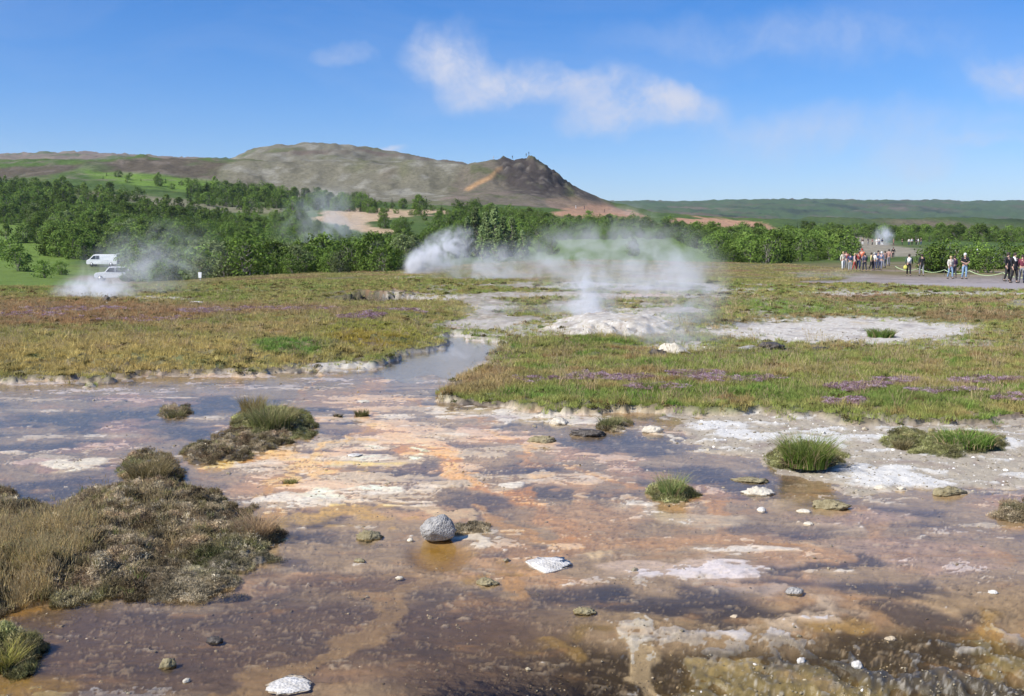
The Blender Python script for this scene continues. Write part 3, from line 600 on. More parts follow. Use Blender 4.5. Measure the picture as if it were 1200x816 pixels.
# ------------------------------------------------------------------ plants: blades, tufts, scatter
def blades(rng, n, h, spread, lean, width, seg=3, hvar=.4, head=0):
    V = []; Fc = []; T = []
    for _ in range(n):
        a = rng.uniform(0, 6.283); r = spread * math.sqrt(rng.random()); bx, by = r * math.cos(a), r * math.sin(a)
        hh = h * (1 - hvar * rng.random()); da = a + rng.normal(0, .9); ln = lean * hh * (.3 + rng.random()); w = width * (.7 + .6 * rng.random())
        wa = rng.uniform(0, 6.283); wx, wy = math.cos(wa) * w / 2, math.sin(wa) * w / 2
        b0 = len(V)
        for s in range(seg + 1):
            t = s / seg; cx = bx + math.cos(da) * ln * t * t; cy = by + math.sin(da) * ln * t * t; z = hh * (t - .12 * lean * t * t) - .012; k = (1 - t ** 1.6)
            if s < seg: V += [(cx - wx * k, cy - wy * k, z), (cx + wx * k, cy + wy * k, z)]; T += [t, t]
            else: V.append((cx, cy, z)); T.append(1)
        for s in range(seg - 1): q = b0 + 2 * s; Fc.append((q, q + 1, q + 3, q + 2))
        q = b0 + 2 * (seg - 1); Fc.append((q, q + 1, q + 2))
        if head and rng.random() < head:           # seed head: two crossed slim spindles
            tx, ty, tz = V[-1]; L = h * .20; dx, dy = math.cos(da) * .3 * L, math.sin(da) * .3 * L
            for (ux, uy) in ((1, 0), (0, 1)):
                q = len(V); r2 = width * .75
                V += [(tx - dx * .3, ty - dy * .3, tz - L * .3), (tx + ux * r2 + dx * .3, ty + uy * r2 + dy * .3, tz + L * .3), (tx + dx, ty + dy, tz + L), (tx - ux * r2 + dx * .3, ty - uy * r2 + dy * .3, tz + L * .3)]
                T += [1, 1, 1, 1]; Fc.append((q, q + 1, q + 2, q + 3))
    return V, Fc, T
def twigs(rng, n, h, spread, asp=.42):
    """low woody heath / moss cushion: many short bent stubs carrying small leaf faces"""
    V = []; Fc = []; T = []
    for _ in range(n):
        a = rng.uniform(0, 6.283); r = spread * math.sqrt(rng.random()); x, y = r * math.cos(a), r * math.sin(a)
        z = h * (1 - (r / spread) ** 2 * .7) * rng.random(); s = h * rng.uniform(.12, .34)
        M = Euler((rng.uniform(0, 6.283), rng.uniform(0, 6.283), rng.uniform(0, 6.283))).to_matrix()
        q = len(V)
        for (u, v) in ((-1, 0), (0, -asp), (1, 0), (0, asp)):
            p = M @ Vector((u * s, v * s, 0)); V.append((x + p.x, y + p.y, max(z + p.z, -.01)))
        T += [z / h] * 4; Fc.append((q, q + 1, q + 2, q + 3))
    return V, Fc, T
def plant_mesh(name, data, mat):
    V, Fc, T = data; me = bpy.data.meshes.new(name); me.from_pydata(V, [], Fc); me.update(); me.materials.append(mat)
    set_attr(me, 'tip', 'FLOAT', np.array(T) ** 2.2 * .55); return me
PROTO = {}
def proto_collection(key, meshes):
    c = bpy.data.collections.new(key)
    for i, me in enumerate(meshes):
        o = bpy.data.objects.new('%s_%02d' % (key, i), me); c.objects.link(o)
    PROTO[key] = c; return c
def scatter(name, key, P, rotz, scl, tint, label, cat, tilt=.12, kind='stuff'):
    n = len(P); me = bpy.data.meshes.new(name); me.vertices.add(n); me.vertices.foreach_set('co', np.asarray(P, np.float32).ravel()); me.update()
    rot = np.stack([RNG.normal(0, tilt, n), RNG.normal(0, tilt, n), rotz], 1)
    set_attr(me, 'rot', 'FLOAT_VECTOR', rot); set_attr(me, 'scl', 'FLOAT_VECTOR', scl if np.ndim(scl) == 2 else np.repeat(np.asarray(scl)[:, None], 3, 1))
    nk = len(PROTO[key].objects); set_attr(me, 'idx', 'INT', RNG.integers(0, nk, n)); set_attr(me, 'tint', 'FLOAT_COLOR', np.concatenate([tint, np.ones((n, 1))], 1))
    o = link(name, me)
    ng = bpy.data.node_groups.new(name, 'GeometryNodeTree'); ng.interface.new_socket('Geometry', in_out='INPUT', socket_type='NodeSocketGeometry'); ng.interface.new_socket('Geometry', in_out='OUTPUT', socket_type='NodeSocketGeometry')
    N = ng.nodes; L = ng.links; gi = N.new('NodeGroupInput'); go = N.new('NodeGroupOutput')
    ci = N.new('GeometryNodeCollectionInfo'); ci.inputs['Collection'].default_value = PROTO[key]; ci.inputs['Separate Children'].default_value = True; ci.inputs['Reset Children'].default_value = True
    ip = N.new('GeometryNodeInstanceOnPoints'); ip.inputs['Pick Instance'].default_value = True
    def na(nm, t): a = N.new('GeometryNodeInputNamedAttribute'); a.data_type = t; a.inputs['Name'].default_value = nm; return a.outputs['Attribute']
    mp = N.new('GeometryNodeMeshToPoints'); L.new(gi.outputs[0], mp.inputs['Mesh']); L.new(mp.outputs[0], ip.inputs['Points']); L.new(ci.outputs[0], ip.inputs['Instance'])
    L.new(na('idx', 'INT'), ip.inputs['Instance Index']); L.new(na('scl', 'FLOAT_VECTOR'), ip.inputs['Scale'])
    er = N.new('FunctionNodeEulerToRotation'); L.new(na('rot', 'FLOAT_VECTOR'), er.inputs[0]); L.new(er.outputs[0], ip.inputs['Rotation'])
    L.new(ip.outputs[0], go.inputs[0])
    md = o.modifiers.new('scatter', 'NODES'); md.node_group = ng
    return tag(o, label, cat, kind=kind)
GRASS_TINT = leaf_mat('meadow_grass', (0, 0, 0), (.36, .28, .13), .3)
STRAW_TINT = leaf_mat('dry_grass', (0, 0, 0), (.50, .41, .25), .3)
MOSS_TINT = leaf_mat('matted_moss', (0, 0, 0), (.30, .25, .16), .2)
HEATH_TINT = leaf_mat('heath_twigs', (0, 0, 0), None, .15)
FLOWER_TINT = leaf_mat('thyme_flowers', (0, 0, 0), None, .3, rnd=.2)
r = np.random.default_rng(3)
proto_collection('grass_tuft', [plant_mesh('grass_tuft', blades(r, 22, 1, .55, .5, .055), GRASS_TINT) for _ in range(7)])
proto_collection('tall_grass', [plant_mesh('tall_grass', blades(r, 16, 1, .24, .5, .017, 4, .5, .45), STRAW_TINT) for _ in range(5)])
proto_collection('heath_clump', [plant_mesh('heath_clump', twigs(r, 90, 1, 1), HEATH_TINT) for _ in range(6)])
def mossy(rg):
    a = twigs(rg, 70, 1, 1, .2); b = blades(rg, 34, .95, .85, 1.3, .06, 3, .6)
    o = len(a[0]); return a[0] + b[0], a[1] + [tuple(v + o for v in f) for f in b[1]], a[2] + b[2]
proto_collection('moss_clump', [plant_mesh('moss_clump', mossy(r), MOSS_TINT) for _ in range(6)])
proto_collection('flower_clump', [plant_mesh('flower_clump', twigs(r, 60, .8, 1), FLOWER_TINT) for _ in range(4)])

def sample_near(n, y0, y1, umax=.62):
    """points spread over the ground, thinning out with distance"""
    ly = RNG.uniform(0, 1, n); Y = np.exp(math.log(y0) + ly * (math.log(y1) - math.log(y0)))
    u = RNG.uniform(-umax, umax, n); return u * Y, Y
def cmix(a, b, f): return a + (np.asarray(b) - a) * f[:, None]
def grass_colour(r, n):
    x = r['w1']; c = np.empty((n, 3)); c[:] = (.135, .155, .04)
    c = cmix(c, (.20, .17, .065), ss(r['w2'] * 2.2 + .25)); c = cmix(c, (.075, .135, .022), ss(r['w1'] * 2.4 - .15)); c = cmix(c, (.16, .085, .045), ss(r['hum'] * 2.4 - .35) * .7)
    straw = r['mL'] * ss((r['py'] - 395) / 25) * .35 + r['mL'] * .3
    c = cmix(c, (.25, .205, .075), straw)
    for (cx, cy, rx, ry, cl, f) in [(150, 430, 260, 22, (.30, .225, .085), .55), (60, 375, 230, 26, (.205, .105, .062), .75), (300, 372, 160, 10, (.20, .115, .07), .6), (300, 400, 120, 9, (.26, .18, .08), .5), (430, 405, 80, 16, (.17, .175, .03), .7), (340, 420, 50, 8, (.045, .13, .02), .85), (430, 410, 60, 7, (.20, .135, .025), .6),
                                (660, 470, 60, 8, (.07, .15, .025), .7), (560, 455, 60, 16, (.24, .155, .085), .6), (800, 435, 120, 10, (.095, .15, .03), .6), (930, 425, 140, 10, (.10, .15, .03), .5), (900, 470, 140, 8, (.075, .14, .025), .7), (1080, 475, 120, 12, (.07, .125, .025), .7),
                                (700, 446, 150, 6, (.21, .15, .07), .5), (1000, 440, 160, 8, (.20, .16, .07), .4), (640, 408, 50, 10, (.15, .15, .05), .5), (680, 408, 30, 10, (.075, .12, .02), .6),
                                (930, 367, 60, 8, (.09, .15, .03), .8), (890, 359, 45, 6, (.085, .15, .028), .8), (1140, 374, 100, 9, (.14, .085, .05), .8), (960, 376, 70, 4, (.17, .10, .06), .7), (1090, 356, 130, 4, (.155, .085, .06), .7), (1050, 366, 70, 6, (.10, .14, .035), .6), (1000, 350, 60, 4, (.16, .085, .065), .8), (890, 382, 50, 5, (.19, .135, .07), .6), (250, 352, 60, 7, (.10, .14, .025), .7)]:
        c = cmix(c, cl, f * ss((1.1 - ell(r['px'], r['py'], cx, cy, rx, ry) - .25 * x) / .5))
    return c * RNG.uniform(1.75, 2.7, (n, 1))
def pts(x, y, h): return np.stack([x, y, h], 1)
def meadow():
    n = 380000; x, y = sample_near(n, 9.5, 62, .72)
    r = near(x, y); keep = RNG.random(n) < r['grass'] * np.where(r['mR'] + r['mL'] + r['mM'] > .5, .62, .4) * (.55 + .45 * ss(r['hum'] * 2 + .6))
    x, y = x[keep], y[keep]; r = {k: v[keep] for k, v in r.items()}; n = len(x)
    tint = grass_colour(r, n)
    ht = np.interp(y, [10, 20, 40, 60], [.07, .075, .09, .12]) * RNG.uniform(.55, 1.4, n) * (1 + .6 * ss(r['w3'] * 2)) * np.where(r['im'] > .5, .8, 1)
    wd = ht * RNG.uniform(.8, 1.3, n) * np.interp(y, [10, 60], [1.0, 1.7])
    scatter('meadow_grass', 'grass_tuft', pts(x, y, r['h']), RNG.uniform(0, 6.283, n), np.stack([wd, wd, ht], 1), tint, 'mixed green, straw and rusty grass covering the moor', 'grass')
    print('grass', n)
    # straw-coloured stems rising over the meadow
    n = 26000; x, y = sample_near(n, 10, 40); r = near(x, y); keep = RNG.random(n) < r['grass'] * ss(r['w4'] * 2 + .1) * .4
    x, y = x[keep], y[keep]; n = len(x); r = {k: v[keep] for k, v in r.items()}
    tint = np.tile((.42, .32, .17), (n, 1)) * RNG.uniform(.7, 1.25, (n, 1)); tint[:, 1] *= RNG.uniform(.85, 1.1, n)
    s = RNG.uniform(.13, .26, n) * np.interp(y, [10, 40], [1, 1.3]); w = s * np.interp(y, [10, 40], [1.2, 2.2])
    scatter('seeding_grass', 'tall_grass', pts(x, y, r['h']), RNG.uniform(0, 6.283, n), np.stack([w, w, s], 1), tint, 'dry seeding grass stems rising out of the meadow', 'grass')
    # low heath between the grass
    n = 60000; x, y = sample_near(n, 10, 60); r = near(x, y); keep = RNG.random(n) < r['grass'] * ss(r['w3'] * 2 + .2) * .6
    x, y = x[keep], y[keep]; n = len(x); r = {k: v[keep] for k, v in r.items()}
    tint = cmix(np.tile((.085, .075, .03), (n, 1)), (.14, .075, .045), RNG.random(n)); tint = cmix(tint, (.06, .085, .02), RNG.random(n) * .8)
    s = np.interp(y, [10, 60], [.055, .16]) * RNG.uniform(.6, 1.4, n)
    scatter('low_heath', 'heath_clump', pts(x, y, r['h']), RNG.uniform(0, 6.283, n), np.stack([s, s, s * .6], 1), tint, 'low brown and olive heath between the grass', 'heath')
    # pink thyme and heather
    P = []; 
    for (cx, cy, rx, ry, k) in [(735, 455, 34, 4, 130), (690, 452, 26, 4, 70), (815, 450, 34, 5, 190), (870, 456, 60, 3.5, 120), (1005, 465, 40, 4, 220), (990, 480, 26, 4, 130), (1050, 458, 30, 4, 90), (1155, 457, 46, 4, 160), (1110, 470, 50, 3, 70), (1190, 478, 30, 4, 70), (640, 456, 40, 3, 40), (770, 466, 40, 3, 50),
                                (432, 383, 20, 4, 200), (410, 386, 14, 2.5, 60), (245, 376, 40, 4, 160), (340, 372, 60, 3, 130), (90, 372, 70, 4, 130), (30, 382, 50, 4, 80), (470, 374, 30, 2.5, 80), (160, 388, 80, 3, 60)]:
        for _ in range(int(k * 1.5) if cy < 500 else k):
            a = RNG.uniform(0, 6.283); q = math.sqrt(RNG.random()); P.append(G(cx + rx * q * math.cos(a), cy + ry * q * math.sin(a)))
    x = np.array([p.x for p in P]); y = np.array([p.y for p in P]); r = near(x, y); n = len(x)
    tint = cmix(np.tile((.43, .28, .36), (n, 1)), (.48, .37, .41), RNG.random(n)); tint = cmix(tint, (.20, .12, .10), (RNG.random(n) < .55) * .8)
    s = np.interp(y, [10, 35], [.036, .085]) * RNG.uniform(.6, 1.4, n)
    scatter('thyme_flowers', 'flower_clump', pts(x, y, r['h'] + .055), RNG.uniform(0, 6.283, n), np.stack([s, s, s * .7], 1), tint, 'patches of pink flowering thyme and heather in the meadow', 'flowers')
meadow()
def far_moor():
    n = 60000; px = RNG.uniform(150, 1260, n); y = np.exp(RNG.uniform(math.log(56), math.log(125), n)); x = (px - CX) / F * y * .995; z = far_h(x, y); _, py = proj(x, y, z)
    pm = sdpoly([(985, 329), (1010, 319), (1080, 318), (1250, 322), (1700, 322), (1700, 348), (1250, 346), (1100, 338), (1000, 333), (940, 330)], px, py, 3) > -4
    nz = fbm(x / 5, y / 9, 201, 4); keep = ~pm & (nz > -.25) & (y < np.interp(px, [150, 300, 480, 600, 900, 1000, 1260], [80, 95, 110, 125, 115, 90, 74])) & (RNG.random(n) < .6); x, y, z, nz = x[keep], y[keep], z[keep], nz[keep]; n = len(x)
    w = fbm(x / 3, y / 6, 203, 4); c = np.tile((.155, .16, .05), (n, 1)); c = cmix(c, (.25, .20, .09), ss(w * 2.4 + .2)); c = cmix(c, (.18, .10, .07), ss(nz * 2.4 - .2) * .7); c = c * RNG.uniform(1.4, 2.2, (n, 1))
    h = RNG.uniform(.08, .2, n); wd = h * RNG.uniform(1.5, 2.6, n)
    scatter('far_moor_grass', 'grass_tuft', pts(x, y, z - .02), RNG.uniform(0, 6.283, n), np.stack([wd, wd, h], 1), c, 'short moor grass running up to the wood and the path', 'grass')
far_moor()

def islands():
    n = 170000; x, y = sample_near(n, 4.2, 14.5, .78); r = near(x, y)
    keep = (r['im'] > .5) & (RNG.random(n) < np.where(r['ik'] == 2, .95, .85)); x, y = x[keep], y[keep]; r = {k: v[keep] for k, v in r.items()}; n = len(x)
    c = np.tile((.105, .082, .045), (n, 1)); c = cmix(c, (.155, .125, .085), ss(r['w3'] * 2 + .2)); c = cmix(c, (.075, .088, .028), ss(r['w1'] * 2 + .1)); c = cmix(c, (.12, .07, .05), ss(r['w4'] * 2.2) * .6)
    c = cmix(c, (.165, .14, .095), (r['ik'] == 2) * .9 * RNG.uniform(.4, 1, n)); c = cmix(c, (.24, .21, .15), (RNG.random(n) < .10) * .8)
    c = cmix(c, (.12, .13, .045), (r['ik'] == 1) * .75)
    c = cmix(c, (.20, .15, .08), RNG.random(n) * .5 * ss(r['w4'] * 2.5 + .2)) * RNG.uniform(1.0, 3.0, (n, 1)) * (.55 + .9 * ss(r['w3'] * 2.2 + .45 + .6 * r['hum']))[:, None]
    s = RNG.uniform(.02, .05, n) * np.where(r['ik'] == 2, .75, 1)
    scatter('island_heath', 'moss_clump', pts(x, y, r['h'] - .004), RNG.uniform(0, 6.283, n), np.stack([s, s, s * RNG.uniform(.7, 1.3, n)], 1), c, 'brown heath, moss and grey lichen on the islands in the stream', 'heath', .3)
    n2 = len(x); pick = RNG.random(n2) < .10; x, y = x[pick], y[pick]; r = {k: v[pick] for k, v in r.items()}; n = len(x)
    c = cmix(np.tile((.16, .14, .055), (n, 1)), (.085, .125, .03), RNG.random(n)); c = cmix(c, (.30, .24, .13), RNG.random(n) * .7); c = cmix(c, (.10, .125, .035), (r['ik'] == 1) * .6)
    c = c * 1.7; h = RNG.uniform(.03, .085, n) * np.where(r['ik'] == 2, .3, 1)
    scatter('island_grass', 'grass_tuft', pts(x, y, r['h']), RNG.uniform(0, 6.283, n), np.stack([h * .8, h * .8, h], 1), c, 'short olive grass on the islands in the stream', 'grass', .2)
    # tall dry grass on the big island
    P = []
    for (cx, cy, rx, ry, k) in [(40, 655, 65, 32, 260), (10, 690, 60, 20, 150), (90, 640, 40, 22, 60), (150, 600, 60, 20, 14), (190, 645, 50, 20, 12), (-60, 650, 80, 40, 120)]:
        for _ in range(int(k * 1.5) if cy < 500 else k):
            a = RNG.uniform(0, 6.283); q = math.sqrt(RNG.random()); P.append(G(cx + rx * q * math.cos(a), cy + ry * q * math.sin(a)))
    x = np.array([p.x for p in P]); y = np.array([p.y for p in P]); r = near(x, y); n = len(x)
    c = cmix(np.tile((.34, .265, .125), (n, 1)), (.20, .14, .06), RNG.random(n) ** 1.5); c = cmix(c, (.13, .13, .04), (RNG.random(n) < .2) * .8)
    c = c * 1.9; h = RNG.uniform(.08, .19, n)
    scatter('tall_dry_grass', 'tall_grass', pts(x, y, r['h']), RNG.uniform(0, 6.283, n), np.stack([h * 1.1, h * 1.1, h], 1), c, 'tall golden dry grass with pale seed heads on the big island', 'grass', .15)
islands()

# single tussocks standing in the stream
def tussock(name, px, py, wpx, hpx, col, tip, label, n=180, lean=.6, width=.006, moss=None):
    p = G(px, py); Y = p.y; w = wpx * Y / F / 2; h = hpx * Y / F * 1.05
    rg = np.random.default_rng(int(px * 7 + py)); z = near_h(p.x, p.y)
    col = tuple(min(.5, 1.5 * v) for v in col); tip = tuple(min(.6, 1.3 * v) for v in tip)
    m = leaf_mat(name + '_blades', col, tip, .3, use_tint=False)
    me = plant_mesh(name, blades(rg, int(n * 1.7), h, w * .66, lean * 1.1, width, 4, .55), m)
    root = empty(name, (p.x, p.y, max(z, 0) - .004)); o = link('blades', me, root)
    dm = leaf_mat(name + '_dry', (.36, .28, .15), (.48, .40, .24), .3, use_tint=False)
    link('dry_stems', plant_mesh('dry_stems', blades(rg, int(n * .4), h * 1.12, w * .72, lean * 1.5, width * .7, 4, .75), dm), root)
    mm = leaf_mat(name + '_base', moss or (.17, .14, .075), None, .1, use_tint=False)
    V, Fc, T = twigs(rg, 160, 1, 1); V = [(a * w * .85, b * w * .55, c * h * .16) for a, b, c in V]
    link('mossy_base', plant_mesh('mossy_base', (V, Fc, T), mm), root)
    return tag(root, label, 'tussock', 'grass tussocks in the stream')
tussock('grass_tussock', 945, 552, 78, 44, (.10, .15, .030), (.24, .25, .08), 'big bright green grass tussock beside white crust on the stream shore', 520, .7, .008)
tussock('grass_tussock', 787, 583, 44, 32, (.13, .175, .055), (.34, .30, .16), 'pale green grass tuft alone in the shallow water', 230, .6, .005)
tussock('grass_tussock', 302, 634, 60, 34, (.33, .225, .13), (.42, .30, .19), 'round straw coloured tussock at the tip of the big heath island', 420, .9, .004)
tussock('moss_cushion', 424, 488, 22, 11, (.055, .06, .02), (.10, .09, .04), 'small dark round moss cushion standing in orange water', 140, .6, .008, (.05, .045, .02))
tussock('moss_cushion', 396, 489, 14, 6, (.05, .045, .025), (.09, .08, .05), 'tiny nearly black moss cushion next to a rounder one', 90, .7, .008, (.04, .035, .02))
tussock('grass_tussock', 340, 566, 22, 9, (.11, .12, .035), (.24, .2, .08), 'little olive tuft on an ochre ledge in the stream', 90, .8, .006)
tussock('grass_tussock', 175, 566, 62, 34, (.165, .135, .06), (.28, .22, .12), 'dome of olive and brown grass at the back of the big heath island', 380, .8, .005)
tussock('grass_tussock', 318, 506, 74, 34, (.12, .14, .045), (.36, .30, .17), 'broad green and straw tussock on the island behind the big one', 480, .7, .006)
tussock('grass_tussock', 297, 492, 40, 28, (.155, .12, .045), (.26, .2, .10), 'brownish tussock rising behind the broad green one', 260, .5, .006)
tussock('grass_tussock', 1032, 398, 42, 14, (.085, .15, .03), (.22, .2, .08), 'round green cushion alone on the white sinter flat', 300, .6, .02)
tussock('grass_tussock', 1130, 527, 92, 20, (.085, .155, .025), (.16, .2, .06), 'wide vivid green grass patch on the dry shore', 420, .7, .009)
tussock('grass_tussock', 8, 782, 46, 40, (.14, .14, .035), (.36, .27, .1), 'green and rusty tuft on the little island below the big one', 220, .7, .005)
tussock('grass_tussock', 205, 488, 36, 12, (.10, .10, .04), (.2, .17, .1), 'low olive tuft in the blue pool', 160, .7, .006)
tussock('grass_tussock', 1188, 604, 30, 12, (.12, .12, .06), (.25, .22, .14), 'greyish tuft at the water edge under the shore', 160, .7, .005)
tussock('grass_tussock', 715, 500, 40, 14, (.12, .135, .05), (.28, .24, .14), 'thin olive tuft at the foot of the flowering meadow bank', 130, .8, .007)
tussock('grass_tussock', 1058, 527, 30, 14, (.14, .12, .055), (.25, .2, .1), 'brown and green tuft beside the vivid green patch', 130, .7, .007)

# ------------------------------------------------------------------ stones
def stone_mat(name, c1, c2, scale, rough=.85, bump=.5, specks=None):
    m, N, L, b = newmat(name); tc = N.new('ShaderNodeTexCoord')
    n = N.new('ShaderNodeTexNoise'); n.inputs['Scale'].default_value = scale; n.inputs['Detail'].default_value = 8; n.inputs['Roughness'].default_value = .7; L.new(tc.outputs['Object'], n.inputs['Vector'])
    v = N.new('ShaderNodeTexVoronoi'); v.inputs['Scale'].default_value = scale * 3.5; L.new(tc.outputs['Object'], v.inputs['Vector'])
    r = N.new('ShaderNodeMapRange'); r.inputs['From Min'].default_value = .32; r.inputs['From Max'].default_value = .66; L.new(n.outputs['Fac'], r.inputs['Value'])
    mx = N.new('ShaderNodeMix'); mx.data_type = 'RGBA'; L.new(r.outputs[0], mx.inputs['Factor']); mx.inputs['A'].default_value = (*c1, 1); mx.inputs['B'].default_value = (*c2, 1)
    L.new(mx.outputs['Result'], b.inputs['Base Color']); b.inputs['Roughness'].default_value = rough; b.inputs['Specular IOR Level'].default_value = .25
    a = N.new('ShaderNodeMath'); a.operation = 'MULTIPLY_ADD'; L.new(v.outputs['Distance'], a.inputs[0]); a.inputs[1].default_value = -.6; L.new(n.outputs['Fac'], a.inputs[2])
    bp = N.new('ShaderNodeBump'); bp.inputs['Strength'].default_value = bump; bp.inputs['Distance'].default_value = .02; L.new(a.outputs[0], bp.inputs['Height']); L.new(bp.outputs[0], b.inputs['Normal'])
    return m
M_GREY = stone_mat('grey_basalt', (.19, .18, .17), (.40, .385, .36), 22, bump=.8)
M_WHITE = stone_mat('white_sinter', (.36, .33, .28), (.64, .62, .58), 18)
M_PALE = stone_mat('pale_sinter', (.36, .32, .25), (.60, .55, .45), 10)
M_DARK = stone_mat('dark_wet_rock', (.035, .03, .027), (.11, .095, .08), 12, .5)
M_MOSSY = stone_mat('crusted_clod', (.13, .105, .05), (.30, .26, .16), 16)
def rock_mesh(seed, rx, ry, rz, rough=.18, sub=4, flat=.0, freq=1.6):
    bm = bmesh.new(); bmesh.ops.create_icosphere(bm, subdivisions=sub, radius=1.0)
    co = np.array([v.co[:] for v in bm.verts])
    n = fbm(co[:, 0] * freq + seed * 3.1, co[:, 1] * freq + co[:, 2] * 2.3 + seed, seed, 4) + .6 * fbm(co[:, 2] * freq * 1.4 + 9, co[:, 0] * freq * 1.2 - seed, seed + 5, 4)
    rp = random.Random(seed); planes = [(Vector((rp.gauss(0, 1), rp.gauss(0, 1), rp.gauss(.25, .8))).normalized(), rp.uniform(.70, .9)) for _ in range(7)]
    for v, d in zip(bm.verts, n):
        p = v.co * (1 + rough * d)
        for (pn, pd) in planes:
            e = p.dot(pn) - pd
            if e > 0: p = p - pn * (e * .8)
        z = p.z
        if z < -flat: z = -flat + (z + flat) * .35
        v.co = (p.x * rx, p.y * ry, z * rz)
    return bm
def stone(name, px, py, wpx, hpx, mat, label, seed, rough=.2, flat=.25, dy=.8, group=None, cat='stone', lift=0, sub=4, freq=1.6):
    p = G(px, py)
    for _ in range(6):
        z = near_h(p.x, p.y); p = G(px, py, max(z, -.5))
    w = wpx * p.y / F / 2; h = hpx * p.y / F
    if name == 'sinter_slab': h *= .5; dy = .9; w *= .9; rough = .42; h *= .5 if py > 800 else 1
    if z > -.03: z = max(z, -.008)
    bm = rock_mesh(seed, w, w * dy, h * .62, rough, sub, flat, freq)
    o = bm_obj(name, bm, mat, smooth=True); o.location = (p.x, p.y + w * dy * .6, z + h * .62 * flat * .8 + lift); o.rotation_euler = (0, 0, seed * .7 if dy > .65 else random.uniform(-.3, .3))
    return tag(o, label, cat, group)
def boulder():
    p = G(512, 639); w = 45 * p.y / F / 2; h = 32 * p.y / F
    bm = rock_mesh(4, w * .97, w * .84, h * .58, .14, 5, .5, 1.3)
    for v in bm.verts:
        if v.co.z < 0: v.co.x *= 1 + v.co.z / h * .35; v.co.y *= 1 + v.co.z / h * .35
    o = bm_obj('boulder', bm, M_GREY, smooth=True); o.location = (p.x, p.y + .13, h * .36)
    tag(o, 'rounded grey basalt boulder standing in the ochre shallows', 'boulder')
boulder()
